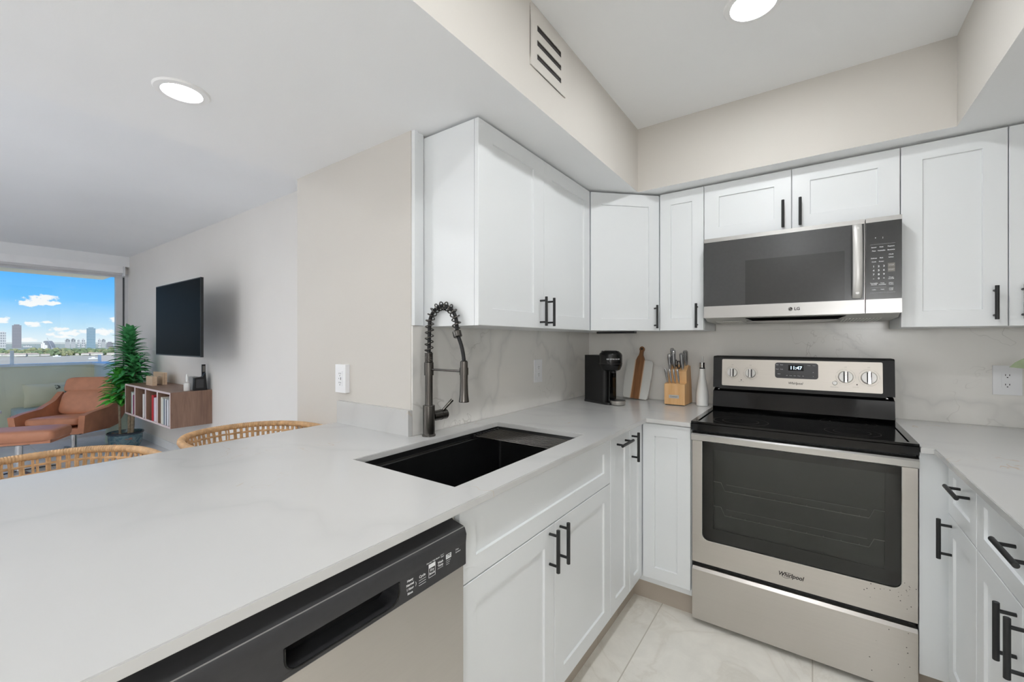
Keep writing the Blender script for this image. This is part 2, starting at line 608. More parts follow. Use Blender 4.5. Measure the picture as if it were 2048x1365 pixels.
    def slab(s, xs, ys, filled, z0, z1):
        """slab out of grid cells (i, j) in filled"""
        vt = {}

        def vtx(i, j, z):
            k = (i, j, z)
            if k not in vt:
                vt[k] = s.bm.verts.new((xs[i], ys[j], z))
            return vt[k]
        for (i, j) in filled:
            s._f([vtx(i, j, z1), vtx(i + 1, j, z1), vtx(i + 1, j + 1, z1), vtx(i, j + 1, z1)])
            s._f([vtx(i, j, z0), vtx(i, j + 1, z0), vtx(i + 1, j + 1, z0), vtx(i + 1, j, z0)])
            for (di, dj, a, b) in ((-1, 0, (i, j + 1), (i, j)), (1, 0, (i + 1, j), (i + 1, j + 1)), (0, -1, (i, j), (i + 1, j)), (0, 1, (i + 1, j + 1), (i, j + 1))):
                if (i + di, j + dj) not in filled:
                    s._f([vtx(*a, z0), vtx(*b, z0), vtx(*b, z1), vtx(*a, z1)])
        bmesh.ops.dissolve_limit(s.bm, angle_limit=0.01, verts=s.bm.verts[:], edges=s.bm.edges[:])
        return s

    def shaker(s, p0, U, N, w_, h, fr=0.058, rec=0.007, th=0.019, frz=None):
        """recessed-panel door: p0 lower-left corner of the front face, U to the right, N outward"""
        p0, U, N = V(p0), V(U).normalized(), V(N).normalized()
        Z = V((0, 0, 1))
        frz = fr if frz is None else frz

        def P(a, b, d):
            return s.bm.verts.new(p0 + U * a + Z * b + N * d)

        def rect(x0, x1, z0, z1, d):
            return [P(x0, z0, d), P(x1, z0, d), P(x1, z1, d), P(x0, z1, d)]
        e = 0.0015
        loops = [rect(0, w_, 0, h, -th), rect(0, w_, 0, h, -e), rect(e, w_ - e, e, h - e, 0),
                 rect(fr, w_ - fr, frz, h - frz, 0), rect(fr + 0.002, w_ - fr - 0.002, frz + 0.002, h - frz - 0.002, -rec)]
        fl = U.cross(Z).dot(N) > 0
        for A, B in zip(loops, loops[1:]):
            for j in range(4):
                q = [A[j], A[(j + 1) % 4], B[(j + 1) % 4], B[j]]
                s._f(q if fl else q[::-1])
        s._f(loops[-1] if fl else loops[-1][::-1])
        s._f(loops[0][::-1] if fl else loops[0])
        return s

    def pull(s, c, D, N, length=0.135, post=0.096, r=0.0062, out=0.032):
        """T-bar pull: c centre on the door face, D bar direction, N outward"""
        c, D, N = V(c), V(D).normalized(), V(N).normalized()
        a, b = c + N * out - D * length / 2, c + N * out + D * length / 2
        s.tube([a, a + D * 0.0006, b - D * 0.0006, b], [r * 0.9, r, r, r * 0.9], 16)
        for k in (-1, 1):
            q = c + D * k * post / 2
            s.cyl(q + N * 0.0003, q + N * out, r * 0.72, 12)
        return s

    def text(s, body, size, o, U, Vv, N, align='CENTER', lift=0.0004, bold=0.0, sx=1.0, shear=0.0):
        o, U, Vv, N = V(o), V(U).normalized(), V(Vv).normalized(), V(N).normalized()
        cu = bpy.data.curves.new('t', 'FONT')
        cu.body = body
        cu.size = size
        cu.align_x = align
        cu.align_y = 'CENTER'
        cu.offset = bold
        cu.shear = shear
        cu.resolution_u = 3
        ob = bpy.data.objects.new('t', cu)
        me = ob.to_mesh()
        vs = [s.bm.verts.new(o + U * v.co.x * sx + Vv * v.co.y + N * lift) for v in me.vertices]
        for p in me.polygons:
            s._f([vs[i] for i in p.vertices])
        ob.to_mesh_clear()
        bpy.data.objects.remove(ob)
        bpy.data.curves.remove(cu)
        return s

    def quad(s, o, U, Vv, N, w_, h, lift=0.0004):
        o, U, Vv, N = V(o), V(U).normalized(), V(Vv).normalized(), V(N).normalized()
        s._f([s.bm.verts.new(o + U * a * w_ / 2 + Vv * b * h / 2 + N * lift) for a, b in ((-1, -1), (1, -1), (1, 1), (-1, 1))])
        return s

    def build(s, name, mats, parent=None, org=None, smooth=True, fix=True, under=None):
        if fix:
            bmesh.ops.recalc_face_normals(s.bm, faces=s.bm.faces[:])
        if org is None:
            org = V((0, 0, 0))
            p = parent
            while p is not None:
                org = org + V(p.location)
                p = p.parent
        org = V(org)
        if under is not None:
            for f in s.bm.faces:
                f.normal_update()
                if f.normal.z < -0.7:
                    f.material_index = 1
        for v in s.bm.verts:
            v.co -= org
        for f in s.bm.faces:
            f.smooth = smooth
        if smooth:
            for e in s.bm.edges:
                if len(e.link_faces) == 2:
                    e.smooth = e.calc_face_angle(0) < 0.62
        me = bpy.data.meshes.new(name)
        s.bm.to_mesh(me)
        s.bm.free()
        for mm in (mats if isinstance(mats, (list, tuple)) else [mats]):
            me.materials.append(MATS[mm])
        if under:
            me.materials.append(MATS[under])
        o = bpy.data.objects.new(name, me)
        COL.objects.link(o)
        if parent is not None:
            o.parent = parent
        else:
            o.location = org
        return o


def tag(o, label, cat, group=None, kind=None):
    o['label'] = label
    o['category'] = cat
    if group:
        o['group'] = group
    if kind:
        o['kind'] = kind
    return o


def thing(name, label, cat, loc=(0, 0, 0), group=None):
    o = bpy.data.objects.new(name, None)
    o.empty_display_size = 0.05
    COL.objects.link(o)
    o.location = loc
    return tag(o, label, cat, group)


def struct(o):
    o['kind'] = 'structure'
    return o


def dup(root, label=None, loc=None):
    r = root.copy()
    COL.objects.link(r)
    if label:
        r['label'] = label
    if loc is not None:
        r.location = loc
    for ch in list(root.children):
        c = ch.copy()
        COL.objects.link(c)
        c.parent = r
        for g in list(ch.children):
            d = g.copy()
            COL.objects.link(d)
            d.parent = c
    return r


X, Y, Z = V((1, 0, 0)), V((0, 1, 0)), V((0, 0, 1))
H = 2.475          # ceiling height
SOF = 2.1235       # soffit underside
CT = 0.915         # counter top
WL, WB, WR = -1.295, 2.755, 0.98   # kitchen left wall, back wall, right wall
CY = 1.13          # end wall (with outlet) facing the camera
TVY = 1.735        # television wall
WX = -7.94         # window wall
FY = -3.2          # wall behind

# ================================================================== room shell
struct(MB().box((WL - 0.3, FY, -0.12), (WR + 0.02, WB + 0.02, 0)).build('floor', 'travertine', org=(0, 0, 0)))
struct(MB().box((WX - 0.02, FY, -0.12), (WL - 0.3, TVY + 0.02, 0)).build('floor', 'white_tile', org=(0, 0, 0)))
struct(MB().box((WX - 0.1, FY - 0.1, H), (WR + 0.12, WB + 0.12, H + 0.2)).build('ceiling', 'ceiling_white'))
struct(MB().box((-2.157, CY, 0), (WL, WB + 0.12, H)).build('wall_left', 'wall_beige'))
struct(MB().box((WL, WB, 0), (WR, WB + 0.12, H)).build('wall_back', 'wall_beige'))
struct(MB().box((WR, FY, 0), (WR + 0.12, WB + 0.12, H)).build('wall_right', 'wall_beige'))
struct(MB().box((WX - 0.1, FY - 0.1, 0), (WR + 0.12, FY, H)).build('wall_front', 'wall_white'))
struct(MB().box((WX - 0.1, TVY, 0), (-2.157, TVY + 0.12, H)).build('wall_television', 'wall_white'))
# lowered ceilings over the cabinets: beige faces, white underside
struct(MB().box((-2.157, FY, SOF), (-0.797, WB, H)).build('trim_1', 'wall_beige', under='ceiling_white'))
struct(MB().box((-0.797, 2.335, SOF), (0.457, WB, H)).build('trim_2', 'wall_beige', under='ceiling_white'))
struct(MB().box((0.457, FY, SOF), (WR, WB, H)).build('trim_3', 'wall_beige', under='ceiling_white'))
struct(MB().box((WX + 0.02, TVY - 0.014, 0), (-2.157, TVY, 0.095), 0.003).build('baseboard_television', 'cap_white'))
# white filler beside the wall cabinet
struct(MB().box((WL, CY + 0.004, 1.352), (WL + 0.012, 1.186, SOF), 0.001).box((WL + .012, CY + .004, 1.352), (WL + .018, CY + .02, SOF)).cyl((WL + 0.011, 1.16, 2.09), (WL + 0.0135, 1.16, 2.09), 0.003, 10).build('trim_4', 'cabinet_white'))

# window wall
struct(MB().box((WX - 0.1, FY, 2.24), (WX, TVY, H)).box((WX - 0.1, FY, 0), (WX, FY + 0.25, 2.24)).build('wall_window', 'wall_white'))
struct(MB().box((WX, FY, 2.335), (WX + 0.07, TVY, H), 0.002).build('trim_5', 'ceiling_white'))
win = bpy.data.objects.new('window_1', None)
COL.objects.link(win)
win.location = (WX, -0.7, 0)
struct(win)
mb = MB()
mb.box((WX - 0.10, 1.61, 0), (WX - 0.02, 1.68, 2.24), 0.003).box((WX - 0.10, 1.70, 0), (WX, TVY, 2.24), 0.003)
mb.box((WX - 0.10, FY + 0.25, 2.19), (WX - 0.01, 1.72, 2.24), 0.003).box((WX - 0.10, FY + 0.25, 0), (WX - 0.01, 1.72, 0.05), 0.003)
for y in (0.02, -1.55):
    mb.box((WX - 0.09, y - 0.03, 0.05), (WX - 0.03, y + 0.03, 2.19), 0.003)
struct(mb.build('window_frame', 'window_frame', win))
struct(MB().box((WX - 0.06, 1.68, 0), (WX - 0.03, 1.70, 2.24)).build('gasket', 'window_gasket', win))
for y0, y1 in ((0.05, 1.61), (-1.52, -0.01), (FY + 0.25, -1.58)):
    struct(MB().box((WX - 0.063, y0, 0.05), (WX - 0.057, y1, 2.19)).build('window_pane', 'pane_glass', win))
shd = thing('roller_shade', 'white rolled-up shade cassette running along the top of the big window', 'roller shade', (WX, -0.8, 2.24))
MB().box((WX + 0.001, FY + 0.3, 2.24), (WX + 0.085, 1.665, 2.333), 0.006, 2).build('cassette', 'shade_white', shd)
MB().box((WX + 0.001, 1.668, 2.20), (WX + 0.09, 1.685, 2.334), 0.003).build('end_bracket', 'cap_white', shd)
MB().box((WX + 0.03, FY + 0.32, 2.215), (WX + 0.045, 1.655, 2.24), 0.002).build('hem_bar', 'window_frame', shd)

# ================================================================== balcony
struct(MB().box((-10.1, -4.2, -0.18), (WX - 0.1, 2.0, -0.02)).build('floor_balcony', 'white_tile', org=(0, 0, 0)))
struct(MB().box((-10.15, -4.2, 2.365), (WX - 0.1, 1.88, 2.60)).build('ceiling_balcony', 'slab_cream'))
struct(MB().box((-10.0, -4.2, -0.02), (-9.86, 1.80, 0.90), 0.006).build('wall_parapet', 'parapet_green'))
struct(MB().box((-9.86, 1.72, -0.02), (WX - 0.1, 1.86, 0.90), 0.006).build('wall_balcony', 'parapet_side'))
struct(MB().box((-10.04, -4.2, 0.90), (-9.82, 1.90, 0.935), 0.004).box((-9.82, 1.68, 0.90), (WX - 0.1, 1.90, 0.935), 0.004).build('trim_6', 'cap_white'))
rl = thing('balcony_railing', 'low clear glass railing with slim white posts on the balcony parapet', 'railing', (-9.93, 0, 0.935))
MB().box((-9.936, -4.1, 0.94), (-9.926, 1.8, 1.06)).build('glass_panel', 'rail_glass', rl)
for y, h in ((-2.5, 0.2), (-0.9, 0.2), (0.83, 0.21), (1.80, 0.12)):
    MB().box((-9.95, y - 0.018, 0.935), (-9.91, y + 0.018, 0.935 + h), 0.003).build('post', 'cap_white', rl)
sf = thing('outdoor_sofa', 'pale grey upholstered bench seat against the green balcony parapet', 'sofa', (-9.4, 1.25, -0.02))
MB().box((-9.84, 0.80, -0.019), (-8.98, 1.70, 0.17), 0.01).build('base', 'sofa_grey', sf)
MB().superq((-9.41, 1.25, 0.225), (0.43, 0.45, 0.06), 0.16).build('seat_cushion', 'sofa_grey', sf)


def pillow(name, c, w_, h, t, rz, lean, m_, label):
    mb = MB()
    n = 16
    M = Matrix.Rotation(rz, 4, 'Z') @ Matrix.Rotation(lean, 4, 'Y')
    for sgn in (-1, 1):
        g = [[None] * (n + 1) for _ in range(n + 1)]
        for i in range(n + 1):
            for j in range(n + 1):
                a, b = -1 + 2 * i / n, -1 + 2 * j / n
                k = max(0.0, (1 - abs(a) ** 2.6) * (1 - abs(b) ** 2.6)) ** 0.5
                pin = 1 - 0.07 * (1 - abs(a)) * abs(b) ** 2 - 0.0
                pin2 = 1 - 0.07 * (1 - abs(b)) * abs(a) ** 2
                p = V((sgn * t / 2 * k, a * w_ / 2 * pin2, b * h / 2 * pin))
                g[i][j] = mb.bm.verts.new(M @ p + V(c))
        for i in range(n):
            for j in range(n):
                mb._f([g[i][j], g[i + 1][j], g[i + 1][j + 1], g[i][j + 1]])
    bmesh.ops.remove_doubles(mb.bm, verts=mb.bm.verts[:], dist=0.0005)
    o = mb.build(name, m_, org=c)
    return tag(o, label, 'pillow')


pillow('throw_pillow', (-9.60, 1.14, 0.465), 0.47, 0.36, 0.15, 0.06, -0.30, 'cushion_beige', 'plain beige square pillow leaning on the balcony parapet')
pillow('throw_pillow', (-9.46, 1.40, 0.455), 0.38, 0.34, 0.12, 0.45, -0.3, 'cushion_leafy', 'leaf-patterned pillow standing behind the tan armchair, right of the plain pillow')


def stool_drum(c, r, h, label):
    t = thing('side_table', label, 'side table', c)
    MB().lathe([(r * 0.86, 0), (r * 0.8, h * 0.3), (r * 0.8, h * 0.75), (r * 0.92, h - 0.03)], c, 36).build('drum', 'mint', t)
    MB().lathe([(r, h - 0.03), (r, h - 0.004), (r - 0.006, h)], c, 36).build('table_top', 'cap_white', t)


stool_drum((-7.30, 1.50, 0.0), 0.15, 0.44, 'pale mint drum side table between the armchair and the blue plant pot')
stool_drum((-7.48, 0.40, 0.0), 0.15, 0.50, 'pale mint drum side table at the far left edge of the photo')


# ================================================================== view: bay, far shore, towers
def far(u, t, z=0.0):
    """place on the far shore: bearing u, distance t"""
    s_ = (u - 1024) / 845.0
    return V((t * (-math.sin(YAW) + s_ * math.cos(YAW)), t * (math.cos(YAW) + s_ * math.sin(YAW)), z))


MB().box((-2600, -2200, -18.5), (-14, 2600, -18)).build('bay_water', 'sea', org=(0, 0, -18))
o = bpy.data.objects['bay_water']
tag(o, 'pale grey-white bay water between the balcony and the far shore', 'water', kind='stuff')
lp = [far(-700, 560), far(5, 512), far(70, 520), far(140, 552), far(232, 575), far(400, 640), far(900, 2600), far(-700, 2600)]
o = MB().prism([(p.x, p.y, -17.99) for p in lp], (0, 0, 0.59)).build('far_shore', 'shore_land', org=(0, 0, 0))
tag(o, 'strip of low green land along the far side of the bay', 'shore', kind='stuff')


def tower(u0, u1, vtop, t, m_, label, depth=14, crown=None):
    z1 = EYE + (682.5 - vtop) / 845.0 * t
    a, b = far(u0, t), far(u1, t)
    d = (b - a)
    n = V(((a.x + b.x) / 2, (a.y + b.y) / 2, 0)).normalized()
    root = thing('tower_block', label, 'building', ((a.x + b.x) / 2, (a.y + b.y) / 2, -17.4))
    pts = [a, b, b + n * depth, a + n * depth]
    MB().prism([(p.x, p.y, -17.4) for p in pts], (0, 0, z1 + 17.4)).build('facade', m_, root)
    c = (a + b) / 2 + n * depth / 2
    q = (b - a) * 0.3
    pts = [c - q - n * depth * 0.3, c + q - n * depth * 0.3, c + q + n * depth * 0.3, c - q + n * depth * 0.3]
    MB().prism([(p.x, p.y, z1) for p in pts], (0, 0, t * 0.0022)).build('roof_block', m_, root)
    return root


tower(-4, 12, 665, 1150, 'tower_pale', 'white balconied tower at the far left edge of the skyline')
tower(24, 43, 651, 1100, 'tower_brown', 'tall grey-brown tower, the tallest on the left of the skyline')
tower(130, 140, 680, 1150, 'tower_grey', 'pale striped tower, left one of the touching pair mid skyline')
tower(141.5, 151, 679.5, 1150, 'tower_grey', 'grey striped tower, right one of the touching pair mid skyline')
tower(155, 160, 681, 1300, 'tower_pale', 'thin pale tower just right of the striped pair')
tower(163, 170, 680, 1250, 'tower_pale', 'thin pale tower touching the left side of the blue glass tower')
tower(173, 191, 657, 1050, 'tower_blue', 'tall blue-grey glass tower right of the middle of the skyline')
tower(196, 202, 680, 1200, 'tower_pale', 'white condo tower directly right of the blue glass tower')
tower(203, 211, 680.5, 1200, 'tower_grey', 'second condo tower right of the blue glass tower')
tower(213, 226, 686, 1150, 'tower_brown', 'low grey block at the right end of the skyline by the plant')
tower(46, 64, 693, 1250, 'tower_pale', 'low wide white building right of the tall grey-brown tower')
# building under construction with an arched outline
a, b = far(80, 1000), far(99, 1000)
cs = thing('arched_building', 'dark arched building shell under construction between the cranes', 'building', ((a.x + b.x) / 2, (a.y + b.y) / 2, -17.4))
d = b - a
n = V((-d.y, d.x, 0)).normalized() * 14
outline = [(0, 0), (0.06, 0.3), (0.2, 0.66), (0.42, 0.98), (0.58, 1.0), (0.8, 0.72), (0.94, 0.34), (1, 0)]
MB().prism([(a.x + d.x * p, a.y + d.y * p, -17.4 + 19 * q) for p, q in outline], n).build('shell', 'site_grey', cs)
mb = MB()
for k in range(5):
    p = 0.2 + 0.14 * k
    c0 = a + d * p - n.normalized() * 0.8
    mb.box((c0.x - 0.8, c0.y - 0.8, -17.4), (c0.x + 0.8, c0.y + 0.8, -17.4 + 12 + 4 * math.sin(k * 1.3)))
mb.build('column_bay', 'cap_white', cs)
for (ub, ut, vt, lab) in ((105, 94, 676, 'tall thin crane leaning beside the arched building'), (67, 71, 689, 'small thin crane left of the arched building')):
    pb, pt = far(ub, 1000, -17.4), far(ut, 1000, EYE + (682.5 - vt) / 845 * 1000)
    cr = thing('crane', lab, 'crane', pb)
    MB().tube([pb, pt], 0.45, 6).build('jib', 'crane_grey', cr)
    MB().box((pb.x - 2, pb.y - 2, -17.4), (pb.x + 2, pb.y + 2, -14.5)).build('cab', 'crane_grey', cr)
# trees along the shore
protos = []
for k in range(3):
    mb = MB()
    for q in range(7):
        r = random.uniform(2.0, 3.4)
        c = V((random.uniform(-4, 4), random.uniform(-2.5, 2.5), random.uniform(2.0, 4.8)))
        lat = []
        for i in range(1, 6):
            ph = -PI / 2 + PI * i / 6
            lat.append([c + V((math.cos(ph) * math.cos(th), math.cos(ph) * math.sin(th), math.sin(ph))) * r * random.uniform(0.82, 1.12) for th in (2 * PI * j / 9 for j in range(9))])
        mb.rings(lat)
    mb.cyl((0, 0, 0), (0, 0, 2.5), 0.5, 6)
    me_o = mb.build('shore_tree', 'tree_green' if k != 1 else 'tree_olive', org=(0, 0, 0))
    protos.append(me_o)
n_ = 0
for row in range(2):
    for i in range(38):
        u = 2 + i * 6.3 + random.uniform(-2, 2)
        t = (530 if u < 70 else 530 + (u - 70) * 0.32) + row * 36 + random.uniform(-3, 10)
        if n_ < 3:
            o = protos[n_]
        else:
            o = protos[random.randrange(3)].copy()
            COL.objects.link(o)
        n_ += 1
        o.location = far(u, t, -17.4)
        o.rotation_euler = (0, 0, random.uniform(0, 6.28))
        s_ = random.uniform(0.55, 1.0) if row == 0 else random.uniform(0.9, 1.3)
        o.scale = (s_, s_, s_)
        tag(o, 'low green tree in the tree line along the far shore', 'tree', 'trees on the far shore')
hp = thing('shore_house', 'small pale waterfront house among the trees on the far shore', 'house', (0, 0, -17.4), 'houses on the far shore')
MB().box((-5, -4, 0), (5, 4, 2.6)).build('wall', 'house_white', hp, org=(0, 0, 0))
MB().prism([(-5.4, -4.4, 2.6), (5.4, -4.4, 2.6), (4.0, 0, 3.9), (-4.0, 0, 3.9)], (0, 0.02, 0)).prism([(-5.4, -4.4, 2.6), (-5.4, 4.4, 2.6), (-4, 0, 3.9)], (0.02, 0, 0)).box((-5.4, -4.4, 2.5), (5.4, 4.4, 2.7)).box((-4, -2, 2.7), (4, 2, 3.6)).build('roof', 'house_roof', hp, org=(0, 0, 0))
for i in range(22):
    u = 4 + i * 10.3 + random.uniform(-3, 3)
    t = (516 if u < 70 else 520 + (u - 70) * 0.33) + random.uniform(0, 22)
    loc = far(u, t, -17.4)
    if i == 0:
        o = hp
        o.location = loc
    else:
        o = dup(hp, None, loc)
    o.rotation_euler = (0, 0, random.uniform(-0.4, 0.4) + 1.4)
    s_ = random.uniform(0.6, 1.0)
    o.scale = (s_, s_, s_)
for (u, t, ln, lab) in ((187, 455, 7.5, 'small white motor boat on the bay right of the railing post'), (114, 522, 7, 'white boat near the far shore left of the railing post')):
    c = far(u, t, -18)
    bt = thing('motor_boat', lab, 'boat', c)
    MB().prism([(c.x - 1.2, c.y - ln / 2, -18), (c.x + 1.2, c.y - ln / 2, -18), (c.x + 1.2, c.y + ln / 4, -18), (c.x, c.y + ln / 2, -18), (c.x - 1.2, c.y + ln / 4, -18)], (0, 0, 1.1)).build('hull', 'cap_white', bt)
    MB().box((c.x - 0.8, c.y - ln / 5, -16.9), (c.x + 0.8, c.y + ln / 8, -16.0)).build('cabin', 'cap_white', bt)

# ================================================================== recessed lights
LAMPS = [(-0.17, 1.70, H, 0.068, 'k', 'round recessed light in the high kitchen ceiling, cut by the top edge of the photo'),
         (-0.17, 0.75, H, 0.068, 'k', 'recessed light in the kitchen ceiling above the photographer'),
         (-0.17, -1.5, H, 0.068, 'k', 'recessed light in the kitchen ceiling behind the photographer'),
         (-1.715, 0.511, SOF, 0.053, 's', 'round recessed light glowing in the low white ceiling above the peninsula'),
         (-1.715, -1.0, SOF, 0.053, 's', 'recessed light in the low ceiling behind the peninsula'),
         (-3.0, -0.9, H, 0.068, 'l', 'added unseen fill light in the living room ceiling nearest the kitchen'),  # the living room downlights are added out of view as fill
         (-3.4, -2.3, H, 0.068, 'l', 'added unseen fill light in the living room ceiling by the front wall'),
         (-6.2, -2.2, H, 0.068, 'l', 'added unseen fill light in the living room ceiling in the corner by window and front wall'),
         (0.9, -1.5, SOF, 0.053, 's', 'recessed light in the low ceiling right of the photographer')]
for (x, y, z, r, kind, lab) in LAMPS:
    t = thing('recessed_light', lab, 'ceiling light', (x, y, z), 'recessed ceiling lights')  # those of kind 'l' are the added living room fill lights
    MB().lathe([(r + 0.001, -0.001), (r + 0.004, -0.007), (r + 0.022, -0.006), (r + 0.026, -0.0005), (r + 0.026, 0), (r + 0.001, 0)], (x, y, z), 48, False, False).build('trim_ring', 'lamp_trim', t)
    key = 'lamp_glow_' + kind
    if key not in MATS:
        m = MATS['lamp_glow'].copy()
        m.name = key
        b_ = m.node_tree.nodes['Principled BSDF']
        b_.inputs['Emission Color'].default_value = (0.97, 0.99, 1.0, 1)
        b_.inputs['Emission Strength'].default_value = {'k': KITCHEN_LAMP, 's': SOFFIT_LAMP, 'l': LIVING_FILL}[kind]
        MATS[key] = m
    MB().lathe([(r, -0.0015), (r, -0.005), (r * 0.97, -0.006)], (x, y, z), 48).build('diffuser', key, t)

for (x, y, z, r, lab) in ((0.55, -1.3, 1.5, 0.15, 'added white fill globe hanging behind the photographer in the kitchen passage'),
                          (-3.4, -1.7, 1.5, 0.2, 'added white fill globe, out of view, hanging in the living room behind the stools')):
    t = thing('fill_globe', lab, 'added fill lamp', (x, y, H), 'added fill globes')  # globes invented to even out the light, hung out of view
    MB().lathe([(0.05, -0.025), (0.055, -0.0005)], (x, y, H), 32).build('fill_globe_rose', 'lamp_trim', t)
    MB().cyl((x, y, z + r), (x, y, H - 0.02), 0.003, 8).build('cord', 'dark_plastic', t)
    m = MATS['lamp_glow'].copy()
    m.name = 'fill_glow' if x > 0 else 'fill_glow_living'
    m.node_tree.nodes['Principled BSDF'].inputs['Emission Color'].default_value = (0.98, 0.99, 1.0, 1)
    m.node_tree.nodes['Principled BSDF'].inputs['Emission Strength'].default_value = FILL_GLOBE if x > 0 else FILL_GLOBE_LIVING
    MATS[m.name] = m
    MB().lathe([(r * math.sin(PI * k / 24), -r * math.cos(PI * k / 24)) for k in range(1, 24)], (x, y, z), 40).build('fill_globe_shade', m.name, t)

# ceiling vent in the soffit face
vt = thing('air_vent', 'beige air vent panel with three dark slots in the soffit face', 'vent', (-0.797, 1.353, 2.248))
mb = MB()
ys = [1.227, 1.268, 1.443, 1.479]
zs = [2.248, 2.286, 2.306, 2.335, 2.356, 2.386, 2.409, 2.460]
for j in range(7):
    for i in range(3):
        if i == 1 and j in (1, 3, 5):
            continue
        mb.box((-0.797, ys[i], zs[j]), (-0.792, ys[i + 1], zs[j + 1]))
bmesh.ops.remove_doubles(mb.bm, verts=mb.bm.verts[:], dist=1e-5)
mb.build('panel', 'wall_beige', vt)
mb = MB().box((-0.7968, 1.26, 2.28), (-0.7962, 1.45, 2.415))
mb.build('backing', 'vent_dark', vt)
for j in (1, 3, 5):
    MB().prism([(-0.796, 1.268, zs[j] + 0.012), (-0.793, 1.268, zs[j] + 0.003), (-0.7926, 1.268, zs[j] + 0.005), (-0.7956, 1.268, zs[j] + 0.014)], (0, 0.175, 0)).build('slat', 'slot_dark', vt)

# ================================================================== countertops and backsplash
xs = [-1.79, -1.286, -1.185, -0.75, -0.655, -0.4545]
ys = [-0.75, 0.80, CY - 0.001, 1.553, 2.045, WB - 0.011]
fill = {(i, j) for i in range(4) for j in range(2)} | {(i, j) for i in (1, 2, 3) for j in (2, 3, 4)} | {(4, 4)}
fill -= {(2, 1), (2, 2)}
mb = MB().slab(xs, ys, fill, CT - 0.02, CT)
es = [e for e in mb.bm.edges if len(e.link_faces) == 2 and e.calc_face_angle(0) > 0.5]
bmesh.ops.bevel(mb.bm, geom=es, offset=0.0018, segments=2, affect='EDGES')
tag(mb.build('countertop', 'quartz_top', org=(-1.1, 1.0, CT)), 'long white quartz peninsula and sink countertop with faint grey and gold veins', 'countertop')
xs = [0.3105, 0.345, WR - 0.002]
ys = [1.08, 2.045, WB - 0.011]
mb = MB().slab(xs, ys, {(1, 0), (1, 1), (0, 1)}, CT - 0.02, CT)
es = [e for e in mb.bm.edges if len(e.link_faces) == 2 and e.calc_face_angle(0) > 0.5]
bmesh.ops.bevel(mb.bm, geom=es, offset=0.0018, segments=2, affect='EDGES')
tag(mb.build('countertop', 'quartz_top', org=(0.66, 1.8, CT)), 'white quartz countertop right of the stove', 'countertop')
tag(MB().box((WL + 0.0006, CY + 0.002, CT + 0.0003), (WL + 0.009, WB - 0.0105, 1.350), 0.001).build('backsplash', 'quartz_wall', org=(WL, 1.9, CT)), 'grey veined quartz backsplash behind the sink faucet', 'backsplash')
mb = MB().box((WL + 0.0095, WB - 0.010, CT + 0.0003), (-0.472, WB - 0.0005, 1.350), 0.0008).box((-0.472, WB - 0.010, 0.6), (0.306, WB - 0.0005, 1.350), 0.0008).box((-0.468, WB - 0.0095, 1.3505), (0.304, WB - 0.0005, 1.80)).box((0.306, WB - 0.010, CT + 0.0003), (WR - 0.002, WB - 0.0005, 1.350), 0.0008)
tag(mb.build('backsplash', 'quartz_wall', org=(0, WB, CT)), 'grey veined quartz backsplash behind the stove and coffee machine', 'backsplash')
tag(MB().box((-1.772, CY - 0.02, CT + 0.0003), (WL + 0.008, CY - 0.0003, CT + 0.102), 0.0015).build('backsplash', 'quartz_top', org=(-1.53, CY, CT)), 'short low quartz upstand under the outlet on the beige end wall', 'backsplash')

# ================================================================== base cabinets
FL = -0.685     # left run door face
FB = 2.07       # back run door face
FR = 0.38       # right run door face
DB, DT, SPL = 0.133, 0.888, 0.697      # door bottom, top, drawer split
g = 0.0015
GB = 'base cabinets'


def pull_part(mb, parent):
    return mb.build('handle', 'black_metal', parent)


# sink base
c = thing('base_cabinet', 'white sink base cabinet with false drawer front and a pair of handled doors', 'cabinet', (-0.98, 1.207, 0), GB)
y0, y1 = 0.747, 1.668
mb = MB().box((-1.275, y0, 0.10), (FL - 0.021, y0 + 0.018, 0.893)).box((-1.275, y1 - 0.018, 0.10), (FL - 0.021, y1, 0.893)).box((-1.275, y0 + 0.018, 0.10), (-1.265, y1 - 0.018, 0.893)).box((-1.265, y0 + 0.018, 0.10), (FL - 0.021, y1 - 0.018, 0.118)).box((FL - 0.045, y0 + 0.018, 0.66), (FL - 0.021, y1 - 0.018, 0.70))
mb.build('body', 'cabinet_white', c)
MB().shaker((FL, y0 + g, SPL + 0.003), Y, X, y1 - y0 - 2 * g, DT - SPL - 0.003, 0.06, frz=0.055).build('drawer_front', 'cabinet_white', c)
ym = 1.203
for (a, b, hy) in ((y0 + g, ym - g, ym - 0.033), (ym + g, y1 - g, ym + 0.035)):
    d = MB().shaker((FL, a, DB), Y, X, b - a, SPL - DB, 0.06).build('door', 'cabinet_white', c)
    pull_part(MB().pull((FL, hy, 0.625), Z, X), d)
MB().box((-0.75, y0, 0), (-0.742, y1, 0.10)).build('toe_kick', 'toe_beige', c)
# narrow pull-out
c = thing('base_cabinet', 'narrow white pull-out cabinet with a horizontal bar handle near its top', 'cabinet', (-0.98, 1.784, 0), GB)
y0, y1 = 1.670, 1.896
MB().box((-1.275, y0, 0.10), (FL - 0.021, y1, 0.893)).build('body', 'cabinet_white', c)
d = MB().shaker((FL, y0 + g, DB), Y, X, y1 - y0 - 2 * g, DT - DB, 0.055).build('door', 'cabinet_white', c)
pull_part(MB().pull((FL, 1.79, 0.845), Y, X), d)
MB().box((-0.75, y0, 0), (-0.742, y1, 0.10)).build('toe_kick', 'toe_beige', c)
